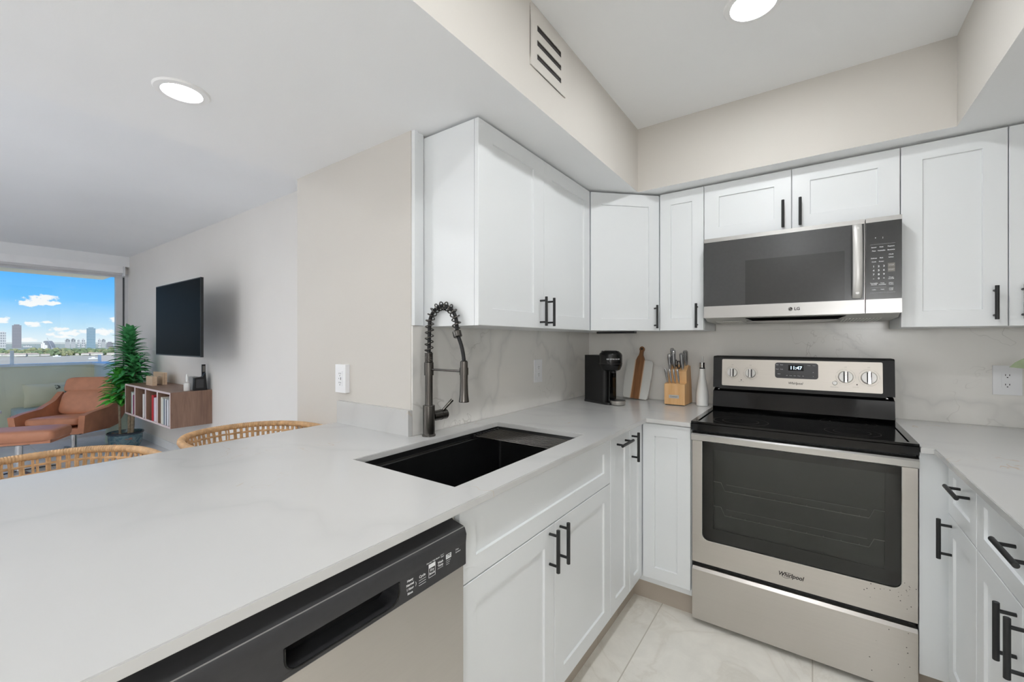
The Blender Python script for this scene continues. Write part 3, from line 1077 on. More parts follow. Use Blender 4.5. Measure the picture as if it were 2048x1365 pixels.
# corner with bifold door
c = thing('base_cabinet', 'white inside-corner cabinet left of the stove with a folding two-leaf door', 'cabinet', (-0.85, 2.3, 0), GB)
mb = MB().prism([(-1.275, 1.899, 0.10), (FL - 0.021, 1.899, 0.10), (FL - 0.021, FB + 0.021, 0.10), (-0.458, FB + 0.021, 0.10), (-0.458, WB - 0.012, 0.10), (-1.275, WB - 0.012, 0.10)], (0, 0, 0.793))
mb.build('body', 'cabinet_white', c)
d = MB().shaker((FL, 1.899 + g, DB), Y, X, FB - 1.899 - 0.004, DT - DB, 0.05).build('door', 'cabinet_white', c)
pull_part(MB().pull((FL, 1.925, 0.80), Z, X), d)
MB().shaker((FL + 0.003, FB, DB), X, -Y, -0.459 - FL - 0.004, DT - DB, 0.058).build('door', 'cabinet_white', c)
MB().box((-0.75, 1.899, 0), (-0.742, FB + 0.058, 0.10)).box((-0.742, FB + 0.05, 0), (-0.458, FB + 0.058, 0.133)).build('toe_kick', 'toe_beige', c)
# far end of the peninsula, under the counter behind the dishwasher
c = thing('base_cabinet', 'white cabinet under the near end of the peninsula counter', 'cabinet', (-0.98, -0.3, 0), GB)
MB().box((-1.275, -0.72, 0.10), (FL - 0.021, 0.118, 0.893)).build('body', 'cabinet_white', c)
d = MB().shaker((FL, -0.70, DB), Y, X, 0.81, DT - DB, 0.06).build('door', 'cabinet_white', c)
MB().box((-0.75, -0.72, 0), (-0.742, 0.118, 0.10)).build('toe_kick', 'toe_beige', c)
tag(MB().box((-1.36, -0.72, 0), (-1.28, CY - 0.001, 0.894), 0.001).build('peninsula_panel', 'cabinet_white', org=(-1.32, 0.2, 0)), 'white panel under the peninsula counter behind the woven stools', 'panel')
# right run
c = thing('base_cabinet', 'white filler panel cabinet between the stove and the right drawers', 'cabinet', (0.66, 2.4, 0), GB)
MB().prism([(0.312, FB + 0.021, 0.10), (FR + 0.021, FB + 0.021, 0.10), (FR + 0.021, 2.055, 0.10), (WR - 0.01, 2.055, 0.10), (WR - 0.01, WB - 0.012, 0.10), (0.312, WB - 0.012, 0.10)], (0, 0, 0.793)).build('body', 'cabinet_white', c)
MB().box((0.3105, FB, DB - 0.03), (FR + 0.018, FB + 0.02, 0.893), 0.001).build('filler_panel', 'cabinet_white', c)
MB().box((0.312, FB + 0.05, 0), (0.445, FB + 0.058, 0.10)).build('toe_kick', 'toe_beige', c)
c = thing('base_cabinet', 'white cabinet right of the stove, narrow drawer above one door with handle', 'cabinet', (0.68, 1.9, 0), GB)
y0, y1 = 1.745, 2.052
MB().box((FR + 0.021, y0, 0.10), (WR - 0.01, y1, 0.893)).build('body', 'cabinet_white', c)
d = MB().shaker((FR, y1 - g, SPL + 0.003), -Y, -X, y1 - y0 - 2 * g, DT - SPL - 0.003, 0.06, frz=0.05).build('drawer', 'cabinet_white', c)
pull_part(MB().pull((FR, 1.855, 0.822), Y, -X), d)
d = MB().shaker((FR, y1 - g, DB), -Y, -X, y1 - y0 - 2 * g, SPL - DB, 0.06).build('door', 'cabinet_white', c)
pull_part(MB().pull((FR, 2.005, 0.62), Z, -X), d)
MB().box((0.437, y0, 0), (0.445, y1, 0.10)).build('toe_kick', 'toe_beige', c)
c = thing('base_cabinet', 'white cabinet at the right edge of the photo, wide drawer above two doors', 'cabinet', (0.68, 1.42, 0), GB)
y0, y1 = 1.098, 1.743
MB().box((FR + 0.021, y0, 0.10), (WR - 0.01, y1, 0.893)).build('body', 'cabinet_white', c)
d = MB().shaker((FR, y1 - g, SPL + 0.003), -Y, -X, y1 - y0 - 2 * g, DT - SPL - 0.003, 0.06, frz=0.05).build('drawer', 'cabinet_white', c)
pull_part(MB().pull((FR, 1.41, 0.818), Y, -X, 0.15), d)
ym = 1.42
for (a, b, hy) in ((ym + g, y1 - g, ym + 0.034), (y0 + g, ym - g, ym - 0.034)):
    d = MB().shaker((FR, b, DB), -Y, -X, b - a, SPL - DB, 0.06).build('door', 'cabinet_white', c)
    pull_part(MB().pull((FR, hy, 0.615), Z, -X), d)
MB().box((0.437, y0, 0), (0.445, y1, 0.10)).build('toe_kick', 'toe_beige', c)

# ================================================================== wall cabinets
UB, UT = 1.348, 2.112
UL = -0.997
UF = 2.42
GU = 'wall cabinets'
c = thing('wall_cabinet', 'white two-door wall cabinet above the faucet with its side panel showing', 'cabinet', (-1.15, 1.66, UB), GU)
y0, y1 = 1.19, 2.142
MB().box((WL + 0.0005, y0, UB), (UL - 0.021, y1 - 0.001, UT), 0.001).build('body', 'cabinet_white', c)
ym = 1.655
for (a, b, hy) in ((y0, ym - g, ym - 0.034), (ym + g, y1 - 0.004, ym + 0.036)):
    d = MB().shaker((UL, a, UB), Y, X, b - a, UT - UB, 0.085 if a == y0 else 0.068, frz=0.066).build('door', 'cabinet_white', c)
    pull_part(MB().pull((UL, hy, 1.423), Z, X, 0.13), d)
# diagonal corner
c = thing('wall_cabinet', 'white diagonal corner wall cabinet above the coffee machine', 'cabinet', (-1.0, 2.45, UB), GU)
pa, pb = V((UL, 2.143, UB)), V((-0.703, 2.437, UB))
U_ = (pb - pa).normalized()
N_ = V((U_.y, -U_.x, 0))
qa, qb = pa - N_ * 0.021, pb - N_ * 0.021
MB().prism([(WL + 0.0005, 2.143, UB), (qa.x, 2.143, UB), (qa.x, qa.y, UB), (qb.x, qb.y, UB), (-0.703, qb.y, UB), (-0.703, WB - 0.0105, UB), (WL + 0.0005, WB - 0.0105, UB)], (0, 0, UT - UB)).build('body', 'cabinet_white', c)
dw_ = (pb - pa).length
d = MB().shaker(pa + U_ * 0.004, U_, N_, dw_ - 0.010, UT - UB, 0.062, frz=0.066).build('door', 'cabinet_white', c)
pull_part(MB().pull(pa + U_ * (dw_ - 0.035) + V((0, 0, 0.078)), Z, N_, 0.13), d)
MB().box((-1.10, 2.46, UB - 0.012), (-0.86, 2.50, UB - 0.0005)).build('light_strip', 'dark_plastic', c)
# narrow one
c = thing('wall_cabinet', 'narrow white one-door wall cabinet left of the microwave', 'cabinet', (-0.585, 2.58, UB), GU)
MB().box((-0.701, UF + 0.021, UB), (-0.4705, WB - 0.0105, UT), 0.001).build('body', 'cabinet_white', c)
d = MB().shaker((-0.699, UF, UB), X, -Y, 0.2275, UT - UB, 0.058, frz=0.066).build('door', 'cabinet_white', c)
pull_part(MB().pull((-0.503, UF, 1.425), Z, -Y, 0.13), d)
# over the microwave
c = thing('wall_cabinet', 'short white two-door wall cabinet directly above the microwave', 'cabinet', (-0.08, 2.58, 1.81), GU)
MB().box((-0.4695, UF + 0.021, 1.815), (0.3045, WB - 0.0105, UT), 0.001).build('body', 'cabinet_white', c)
xm = -0.081
for (a, b, hx) in ((-0.4685, xm - g, xm - 0.034), (xm + g, 0.303, xm + 0.034)):
    d = MB().shaker((a, UF, 1.817), X, -Y, b - a, UT - 1.817, 0.07, frz=0.068).build('door', 'cabinet_white', c)
    pull_part(MB().pull((hx, UF, 1.898), Z, -Y, 0.13), d)
# right of the microwave
c = thing('wall_cabinet', 'tall white two-door wall cabinet right of the microwave', 'cabinet', (0.61, 2.58, UB), GU)
MB().box((0.3055, UF + 0.021, UB), (0.925, WB - 0.0105, UT), 0.001).build('body', 'cabinet_white', c)
for (a, b, hx) in ((0.3065, 0.6105, 0.575), (0.6135, 0.924, 0.648)):
    d = MB().shaker((a, UF, UB), X, -Y, b - a, UT - UB, 0.066, frz=0.066).build('door', 'cabinet_white', c)
    pull_part(MB().pull((hx, UF, 1.438), Z, -Y, 0.13), d)
struct(MB().box((0.926, UF + 0.03, UB), (WR, UF + 0.05, SOF)).build('trim_7', 'cabinet_white'))
struct(MB().box((-0.69, UF + 0.035, UT), (0.92, UF + 0.045, SOF)).build('trim_8', 'wall_beige'))

# ================================================================== range
R0, R1, RF = -0.4515, 0.3075, 2.065
rg = thing('electric_range', 'stainless steel electric stove with black glass cooktop', 'stove', ((R0 + R1) / 2, 2.4, 0))
MB().box((R0 + 0.002, RF + 0.03, 0.02), (R1 - 0.002, 2.70, 0.885)).box((R0 + 0.03, RF + 0.04, 0.001), (R1 - 0.03, 2.6, 0.02)).build('body', 'matte_black', rg)
ck = MB().box((R0, 2.045, 0.886), (R1, 2.70, 0.918), 0.006, 3)
for (a, b) in (((R0, 2.045), (R1, 2.068)), ((R0, 2.068), (R0 + 0.022, 2.60)), ((R1 - 0.022, 2.068), (R1, 2.60))):
    ck.box((a[0], a[1], 0.915), (b[0], b[1], 0.926), 0.003, 2)
ck = ck.build('cooktop', 'black_gloss', rg)
MB().box((R0 + 0.024, 2.070, 0.9182), (R1 - 0.024, 2.535, 0.9215), 0.001).build('glass_surface', 'cooktop_glass', ck)
for (x, y, r) in ((-0.27, 2.19, 0.11), (0.13, 2.19, 0.09), (-0.27, 2.43, 0.075), (0.13, 2.43, 0.10)):
    mb = MB()
    for rr in (r, r * 0.66):
        mb.rings([[V((x + (rr + q) * math.cos(2 * PI * k / 48), y + (rr + q) * math.sin(2 * PI * k / 48), 0.9217)) for k in range(48)] for q in (-0.0015, 0.0015)], False, False, False)
    mb.build('burner_ring', 'burner_ring', ck)
# backguard
bgd = MB().prism([(R0 + 0.006, 2.535, 0.918), (R0 + 0.006, 2.525, 0.936), (R0 + 0.006, 2.540, 1.018), (R0 + 0.006, 2.585, 1.030), (R0 + 0.006, 2.70, 1.030), (R0 + 0.006, 2.70, 0.918)], (R1 - R0 - 0.012, 0, 0), 0.004, 2).build('backguard', 'black_gloss', rg)
pn = MB().prism([(R0 + 0.004, 2.545, 1.036), (R0 + 0.004, 2.562, 1.200), (R0 + 0.004, 2.575, 1.207), (R0 + 0.004, 2.68, 1.207), (R0 + 0.004, 2.70, 1.036)], (R1 - R0 - 0.008, 0, 0), 0.006, 3).build('control_housing', 'matte_black', rg)
MB().box((R0 + 0.03, 2.575, 1.028), (R1 - 0.03, 2.68, 1.038)).build('housing_neck', 'dark_plastic', rg)
for x in (R0 + 0.03, R1 - 0.03):
    MB().cyl((x, 2.571, 1.025), (x, 2.565, 1.025), 0.004, 12).build('screw', 'chrome', bgd)
# tilted face frame: U along x, Vv up along the tilt
P0 = V((0, 2.545, 1.036))
TV_ = (V((0, 2.562, 1.200)) - P0).normalized()
TN = V((0, -TV_.z, TV_.y))


def fp(x, z, off=0.0):
    return V((x, 0, 0)) + P0 + TV_ * ((z - 1.036) / TV_.z) + TN * off


def rrect(cx0, cx1, z0, z1, r, fn, n=6):
    pts = []
    for (cx, cz, a0) in ((cx1 - r, z0 + r, -90), (cx1 - r, z1 - r, 0), (cx0 + r, z1 - r, 90), (cx0 + r, z0 + r, 180)):
        for k in range(n + 1):
            a = math.radians(a0 + 90 * k / n)
            pts.append(fn(cx + r * math.cos(a), cz + r * math.sin(a)))
    return pts


face = MB().prism(rrect(R0 + 0.048, R1 - 0.046, 1.049, 1.191, 0.006, lambda a, b: fp(a, b, -0.001)), TN * 0.003).build('control_panel', 'panel_champagne', rg)
MB().prism(rrect(-0.157, 0.023, 1.101, 1.179, 0.012, lambda a, b: fp(a, b, 0.002)), TN * 0.0022).build('display_bezel', 'charcoal_plastic', face)
MB().prism(rrect(-0.100, -0.036, 1.140, 1.168, 0.002, lambda a, b: fp(a, b, 0.004)), TN * 0.0006).build('display_screen', 'black_gloss', face)
MB().text('11:47', 0.023, fp(-0.068, 1.1535, 0.0047), X, TV_, TN, bold=0.0004, lift=0.0002).build('clock_digits', 'display_led', face)
mb = MB()
for x, s_ in ((-0.147, 'Bake'), (-0.128, 'Broil')):
    mb.text(s_, 0.0055, fp(x, 1.168, 0.0043), X, TV_, TN)
    mb.text('Keep', 0.0055, fp(x, 1.146, 0.0043), X, TV_, TN)
mb.text('Clean', 0.0055, fp(-0.140, 1.122, 0.0043), X, TV_, TN)
for k, s_ in enumerate(('Off', 'Clock', 'Start', 'Timer', 'Set')):
    mb.text(s_, 0.0052, fp(-0.106 + k * 0.017, 1.115, 0.0043), X, TV_, TN)
mb.text('Temp', 0.0055, fp(-0.015, 1.168, 0.0043), X, TV_, TN).text('Time', 0.0055, fp(0.006, 1.168, 0.0043), X, TV_, TN)
mb.text('^', 0.009, fp(0.003, 1.133, 0.0043), X, TV_, TN).text('v', 0.006, fp(0.003, 1.115, 0.0043), X, TV_, TN)
mb.build('printed_text', 'white_print', face)
for k in range(5):
    MB().prism(rrect(-0.113 + k * 0.017, -0.0995 + k * 0.017, 1.110, 1.120, 0.002, lambda a, b: fp(a, b, 0.0041)), TN * 0.0001).build('touch_key', 'dark_plastic', face)
MB().text('Whirlpool', 0.0165, fp(-0.070, 1.077, 0.0021), X, TV_, TN, bold=0.0003, sx=0.88, shear=0.25).build('logo', 'dark_print', face)
mb = MB()
for x, r in ((-0.3526, 0.033), (-0.267, 0.033), (0.128, 0.037), (0.213, 0.038)):
    for a0 in (30, 120, 210, 300):
        pts = [fp(x + r * math.cos(math.radians(a)), 1.119 + r * math.sin(math.radians(a)), 0.0024) for a in range(a0 - 38, a0 + 39, 6)]
        mb.tube(pts, 0.00035, 5)
    mb.text('OFF', 0.006, fp(x, 1.119 + r + 0.009, 0.002), X, TV_, TN)
for x, s_ in ((-0.31, 'Cooktop On'), (0.165, 'Surface On')):
    mb.text(s_, 0.005, fp(x, 1.073, 0.002), X, TV_, TN)
mb.text('Warm Zone', 0.006, fp(0.085, 1.069, 0.002), X, TV_, TN)
mb.build('dial_marks', 'grey_print', face)
MB().cyl(fp(-0.31, 1.082, 0.001), fp(-0.31, 1.082, 0.003), 0.0028, 12).cyl(fp(0.17, 1.085, 0.001), fp(0.17, 1.085, 0.003), 0.0028, 12).build('indicator_light', 'slot_dark', face)
MR = Matrix((X, TV_, TN)).transposed()
for x, r in ((-0.3526, 0.024), (-0.267, 0.024), (0.128, 0.028), (0.213, 0.029)):
    c = fp(x, 1.119, 0.002)
    kb = MB().lathe([(r * 1.02, 0), (r * 1.02, 0.006), (r * 0.95, 0.015), (r * 0.9, 0.017)], c, 40, axis=MR).build('knob', 'knob_grey', rg)
    q = c + TN * 0.017
    MB().box((-0.0042, -r * 0.95, 0), (0.0042, r * 0.95, 0.014), 0.0015, 2, M=Matrix.Translation(q) @ MR.to_4x4()).build('knob_grip', 'chrome', kb)
    MB().box((-0.0085, -r * 0.82, 0), (-0.0046, r * 0.82, 0.003), M=Matrix.Translation(q) @ MR.to_4x4()).box((0.0046, -r * 0.82, 0), (0.0085, r * 0.82, 0.003), M=Matrix.Translation(q) @ MR.to_4x4()).build('knob_groove', 'slot_dark', kb)
MB().lathe([(0.010, 0), (0.010, 0.003), (0.008, 0.006)], fp(0.087, 1.088, 0.002), 24, axis=MR).build('push_button', 'knob_grey', face)
# oven door
gz0, gz1, gx0, gx1 = 0.388, 0.838, -0.409, 0.264
mb = MB()
inner = rrect(gx0, gx1, gz0, gz1 + 0.03, 0.028, lambda a, b: V((a, RF, b)))
outer = [V((R1 - 0.001, RF, 0.281)), V((R1 - 0.001, RF, 0.842)), V((R0 + 0.001, RF, 0.842)), V((R0 + 0.001, RF, 0.281))]
inner = [p if p.z <= 0.842 else V((p.x, RF, 0.842)) for p in inner]
ib = [p for p in inner if p.z < 0.8419]
n_i = len(ib)
# ib runs: lower right corner (7), then (upper ones removed), then lower left corner (7)
right = [p for p in ib if p.x > 0]
left = [p for p in ib if p.x < 0]


def steel_face(mb, y, flip=False):
    pass


pr = [(gx1, 0.842)] + [(p.x, p.z) for p in reversed(right)] + [(p.x, p.z) for p in reversed(left)] + [(gx0, 0.842)]
poly = [(R1 - 0.001, 0.842)] + pr + [(R0 + 0.001, 0.842), (R0 + 0.001, 0.281), (R1 - 0.001, 0.281)]
door = MB().prism([(p[0], RF, p[1]) for p in poly], (0, 0.03, 0)).build('oven_door', 'steel', rg)
MB().prism([(p[0], RF + 0.002, p[1]) for p in pr], (0, 0.003, 0)).build('oven_window', 'oven_glass', door)
# dark cavity with racks seen through the glass
mb = MB()
mb.box((gx0 - 0.002, RF + 0.012, gz0), (gx0 + 0.045, RF + 0.016, 0.842)).box((gx1 - 0.045, RF + 0.012, gz0), (gx1 + 0.002, RF + 0.016, 0.842)).box((gx0, RF + 0.012, gz0), (gx1, RF + 0.016, gz0 + 0.055)).box((gx0, RF + 0.012, 0.80), (gx1, RF + 0.016, 0.842))
mb.build('window_border', 'oven_border', door)
MB().box((gx0, RF + 0.0293, gz0), (gx1, RF + 0.0297, 0.842)).build('oven_interior', 'oven_glass_print', door)
for z in (0.51, 0.62):
    mb = MB()
    a, b = gx0 + 0.045, gx1 - 0.045
    mb.tube([(a, RF + 0.02, z + 0.035), (a + 0.03, RF + 0.02, z + 0.035), (a + 0.045, RF + 0.02, z), (b - 0.045, RF + 0.02, z), (b - 0.03, RF + 0.02, z + 0.035), (b, RF + 0.02, z + 0.035)], 0.0016, 8)
    mb.tube([(a + 0.05, RF + 0.024, z + 0.028), (b - 0.05, RF + 0.024, z + 0.028)], 0.001, 6)
    for k in range(9):
        x = a + 0.07 + k * 0.055
        mb.tube([(x, RF + 0.018, z + 0.003), (x, RF + 0.026, z + 0.003)], 0.0012, 6)
    mb.build('oven_rack', 'rack_wire', door)
MB().tube([(x, RF - 0.0005, z) for x, z in pr], 0.0012, 6).build('glass_trim', 'chrome', door)
hd = MB().prism([(R0 + 0.001, 2.040, 0.842), (R0 + 0.001, 2.036, 0.866), (R0 + 0.001, 2.044, 0.872), (R0 + 0.001, 2.062, 0.872), (R0 + 0.001, 2.062, 0.838), (R0 + 0.001, 2.046, 0.838)], (R1 - R0 - 0.002, 0, 0), 0.0025, 2).box((R0 + 0.001, 2.062, 0.842), (R1 - 0.001, RF + 0.03, 0.872)).build('handle', 'steel_light', door)
MB().text('Whirlpool', 0.0235, (-0.073, RF, 0.330), X, Z, -Y, bold=0.0006, sx=0.88, shear=0.25, lift=0.0008).tube([(-0.085 + 0.018 * math.cos(a) , RF - 0.0008, 0.328 + 0.011 * math.sin(a) + 0.25 * 0.018 * math.cos(a)) for a in [math.radians(q) for q in range(20, 330, 15)]], 0.0006, 5).build('logo', 'dark_print', door)
dr = MB().prism([(R0 + 0.001, RF - 0.004, 0.022), (R0 + 0.001, RF - 0.004, 0.246), (R0 + 0.001, RF + 0.006, 0.258), (R0 + 0.001, RF + 0.03, 0.258), (R0 + 0.001, RF + 0.03, 0.022)], (R1 - R0 - 0.002, 0, 0), 0.002, 2).build('storage_drawer', 'steel', rg)
mb = MB()
random.seed(3)
for k in range(34):
    x = 0.29 - abs(random.gauss(0, 0.06))
    z = random.uniform(0.30, 0.42) if k % 3 else random.uniform(0.05, 0.24)
    y = RF - 0.0003 if z > 0.27 else RF - 0.0043
    x = min(x, 0.303)
    if z > gz0 and x < gx1 + 0.004:
        x = random.uniform(gx1 + 0.008, 0.302)
    mb.cyl((x, y, z), (x, y - 0.0003, z), random.uniform(0.0008, 0.0018), 8)
mb.build('dark_specks', 'dark_print', door)

# ================================================================== microwave
MF = 2.345
M0, M1 = -0.456, 0.3005
mw = thing('microwave', 'over-the-range microwave with dark glass door and stainless trim', 'microwave', (-0.08, 2.55, 1.385))
MB().box((M0 + 0.003, MF + 0.035, 1.412), (M1 - 0.003, WB - 0.012, 1.812)).build('body', 'charcoal_plastic', mw)
XD = 0.1825
fr_ = MB().box((M0, MF, 1.793), (XD, MF + 0.034, 1.812), 0.002).box((M0, MF, 1.408), (XD, MF + 0.034, 1.4665), 0.002)
fr_ = fr_.box((M0, MF + 0.004, 1.46), (XD, MF + 0.034, 1.80)).build('door', 'trim_steel', mw)
MB().box((M0 + 0.0005, MF + 0.001, 1.467), (XD - 0.002, MF + 0.004, 1.7925), 0.001).build('door_glass', 'micro_glass', fr_)
MB().box((-0.268, MF + 0.0004, 1.470), (0.1145, MF + 0.0012, 1.684)).build('door_window', 'micro_window', fr_)
pts = [(0.156, MF - 0.010 - 0.028 * math.sin(PI * min(1, max(0, k / 20))) ** 0.5, 1.476 + 0.312 * k / 20) for k in range(21)]
MB().tube(pts, 0.0165, 20, flat=0.42, up=(1, 0, 0)).cyl((0.156, MF + 0.002, 1.495), (0.156, MF - 0.03, 1.495), 0.006).cyl((0.156, MF + 0.002, 1.77), (0.156, MF - 0.03, 1.77), 0.006).build('handle', 'handle_bright', fr_)
lg = MB().text('LG', 0.0185, (-0.058, MF, 1.4385), X, Z, -Y, bold=0.0006, lift=0.0006)
lg.lathe([(0.0088, 0), (0.0088, 0.0006)], (-0.0835, MF, 1.4385), 32, axis=Matrix((X, Z, -Y)).transposed())
lg = lg.build('logo', 'dark_print', fr_)
MB().tube([(-0.0835, MF - 0.0008, 1.4425), (-0.0835, MF - 0.0008, 1.4345), (-0.0805, MF - 0.0008, 1.4345)], 0.0007, 6).cyl((-0.0865, MF - 0.0005, 1.442), (-0.0865, MF - 0.0012, 1.442), 0.0011, 10).tube([(-0.0835 + 0.0066 * math.cos(math.radians(a)), MF - 0.0008, 1.4385 + 0.0066 * math.sin(math.radians(a))) for a in range(100, 361, 20)], 0.0006, 6).build('logo_face', 'trim_steel', fr_)
cp = MB().box((XD + 0.003, MF, 1.793), (M1, MF + 0.034, 1.812), 0.002).box((XD + 0.003, MF, 1.408), (M1, MF + 0.034, 1.4665), 0.002).box((XD + 0.003, MF + 0.004, 1.46), (M1, MF + 0.034, 1.80)).build('control_section', 'trim_steel', mw)
MB().box((XD + 0.0035, MF + 0.0008, 1.467), (M1 - 0.0005, MF + 0.004, 1.7925), 0.001).build('control_glass', 'micro_window', cp)
mb = MB()
yy = MF + 0.0008


def mt(s_, sz, x, z, b=0.00012):
    mb.text(s_, sz, (x, yy, z), X, Z, -Y, bold=b, lift=0.0003)


cx = (0.212, 0.236, 0.2665)
for (z, row) in ((1.686, ('Sensor', 'Auto', 'Popcorn')), (1.671, ('Pizza', 'Vegetable', 'Beverage')), (1.652, ('', '', 'Clock')), (1.640, ('Defrost', 'Melt', 'Soften')), (1.625, ('Cook', 'Power', ''))):
    for x, s_ in zip(cx, row):
        if s_:
            mt(s_, 0.0062, x, z)
for z, row in ((1.605, '123'), (1.588, '456'), (1.571, '789')):
    for x, s_ in zip((0.211, 0.2275, 0.244), row):
        mt(s_, 0.0105, x, z, 0.0003)
mt('-', 0.011, 0.211, 1.554, 0.0003)
mt('0', 0.0105, 0.2275, 1.554, 0.0003)
mt('+', 0.0105, 0.244, 1.554, 0.0003)
for x, z, s_ in ((0.212, 1.534, 'Turntable'), (0.212, 1.528, 'On/Off'), (0.239, 1.534, 'Auto'), (0.239, 1.528, 'Humidity'), (0.212, 1.507, 'Light'), (0.239, 1.507, 'Vent'), (0.2665, 1.556, 'Timer'), (0.2665, 1.550, 'On/Off'), (0.2665, 1.533, 'Hi/Lo'), (0.2665, 1.527, 'Turbo'), (0.2665, 1.510, 'Child'), (0.2665, 1.504, 'Lock')):
    mt(s_, 0.0062, x, z)
mt(':', 0.013, 0.2405, 1.725, 0.0003)
mb.cyl((0.217, yy, 1.726), (0.217, yy - 0.0003, 1.726), 0.0018, 10)
for (x0, x1, z) in ((0.2, 0.28, 1.698), (0.2, 0.252, 1.516), (0.2, 0.28, 1.494)):
    mb.box((x0, yy - 0.0003, z), (x1, yy, z + 0.0003))
mb.build('printed_text', 'white_print', cp)
for z, s_ in ((1.607, 'STOP'), (1.588, 'START')):
    kk = MB().box((0.2565, yy - 0.0004, z - 0.0085), (0.2785, yy, z + 0.0085)).build('touch_key', 'grey_print', cp)
mb = MB()
for z, s_ in ((1.607, 'STOP'), (1.588, 'START')):
    mb.text(s_, 0.0065, (0.2675, yy - 0.0004, z), X, Z, -Y, lift=0.0003)
mb.build('key_text', 'white_print', cp)
pan = MB().prism([(M0 + 0.004, MF + 0.012, 1.407), (M0 + 0.004, MF + 0.06, 1.392), (M0 + 0.004, WB - 0.06, 1.386), (M0 + 0.004, WB - 0.03, 1.412), (M0 + 0.004, MF + 0.012, 1.412)], (M1 - M0 - 0.008, 0, 0)).build('bottom_pan', 'pan_grey', mw)


def pz(y):
    return 1.392 - (y - MF - 0.06) * 0.006 / (WB - 0.12 - MF) - 0.0006


MB().prism([(-0.27, MF + 0.062, pz(MF + 0.062)), (0.10, MF + 0.062, pz(MF + 0.062)), (0.05, MF + 0.28, pz(MF + .28)), (-0.22, MF + 0.28, pz(MF + .28))], (0, 0, -0.002)).prism([(-0.27, MF + 0.02, 1.403), (0.12, MF + 0.02, 1.403), (0.09, MF + 0.058, 1.3918), (-0.24, MF + 0.058, 1.3918)], (0, 0.0005, -0.002)).build('lamp_cover', 'black_gloss', pan)
for x0, x1 in ((M0 + 0.045, M0 + 0.165), (M1 - 0.19, M1 - 0.05)):
    mb = MB()
    n_s = 12
    for k in range(n_s):
        xa = x0 + (x1 - x0) * k / n_s
        mb.prism([(xa, MF + 0.075, pz(MF + 0.075)), (xa + 0.0065, MF + 0.075, pz(MF + 0.075)), (xa + 0.0065, MF + 0.29, pz(MF + .29)), (xa, MF + 0.29, pz(MF + .29))], (0, 0, -0.002))
    mb.build('grease_filter', 'grey_filter', pan)

# ================================================================== dishwasher
DY0, DY1, DF = 0.125, 0.733, -0.652
dw = thing('dishwasher', 'stainless dishwasher with dark top control strip and pocket handle under the peninsula', 'dishwasher', (-0.95, 0.43, 0))
MB().box((-1.27, DY0 + 0.005, 0.10), (-0.735, DY1 - 0.005, 0.868)).box((-0.735, DY0 + 0.005, 0.02), (-0.72, DY1 - 0.005, 0.10)).build('body', 'charcoal_plastic', dw)
ddoor = MB().box((-0.73, DY0, 0.11), (DF + 0.004 - 0.012, DY1, 0.771), 0.004, 2).build('door', 'steel', dw)
# control strip: profile in xz with a scooped top, pocket cut in the middle
PZ0, PZ1, PY0, PY1 = 0.783, 0.824, 0.322, 0.540


def strip(mb, ya, yb, z0, z1, bev=0.0):
    prof = [(-0.725, z0), (DF, z0), (DF, z1)]
    mb.prism([(p[0], ya, p[1]) for p in prof + [(-0.725, z1)]], (0, yb - ya, 0))


mb = MB()
mb.prism([(p[0], DY0, p[1]) for p in ((-0.70, PZ1), (DF + 0.0, PZ1), (DF + 0.002, 0.845), (DF - 0.003, 0.8585), (DF - 0.008, 0.862), (DF - 0.040, 0.868), (DF - 0.046, 0.874), (-0.725, 0.874), (-0.725, PZ1))], (0, DY1 - DY0, 0))
mb.prism([(p[0], DY0, p[1]) for p in ((-0.725, 0.772), (DF - 0.004, 0.772), (DF, 0.776), (DF, PZ0), (-0.725, PZ0))], (0, DY1 - DY0, 0))
mb.box((-0.725, DY0, PZ0), (DF, PY0, PZ1)).box((-0.725, PY1, PZ0), (DF, DY1, PZ1)).box((-0.725, PY0, PZ0), (DF - 0.045, PY1, PZ1))
# rounded corners of the pocket
for (yc, sg) in ((PY0, 1), (PY1, -1)):
    r = 0.022
    arc = [(yc + sg * (r - r * math.sin(math.radians(a))), PZ0 + r - r * math.cos(math.radians(a))) for a in range(0, 91, 15)]
    mb.prism([(DF - 0.045, yc, PZ0)] + [(DF - 0.045, q[0], q[1]) for q in arc], (0.045 - 0.0003, 0, 0))
strip_o = mb.build('control_strip', 'charcoal_plastic', dw)
MB().box((DF - 0.0448, PY0 + 0.001, PZ0 + 0.001), (DF - 0.0440, PY1 - 0.001, PZ1 - 0.001)).build('pocket_liner', 'matte_black', strip_o)
rim = [(PY0, PZ1 - 0.001)] + [(PY0 + 0.022 - 0.022 * math.cos(math.radians(a)), PZ0 + 0.022 - 0.022 * math.sin(math.radians(a))) for a in range(0, 91, 15)] + [(PY1 - 0.022 + 0.022 * math.sin(math.radians(a)), PZ0 + 0.022 - 0.022 * math.cos(math.radians(a))) for a in range(0, 91, 15)] + [(PY1, PZ1 - 0.001)]
MB().tube([(DF + 0.0003, p[0], p[1]) for p in rim], 0.0016, 8).build('pocket_rim', 'black_gloss', strip_o)
MB().tube([(DF - 0.0055, DY0 + 0.002, 0.8605), (DF - 0.0055, DY1 - 0.002, 0.8605)], 0.0011, 8).build('edge_highlight', 'steel_light', strip_o)  # bright line modelled in for the highlight along the panel edge
mb = MB()


def dt(s_, sz, y, z, b=0.0001):
    mb.text(s_, sz, (DF, y, z), Y, Z, X, bold=b, lift=0.0005)


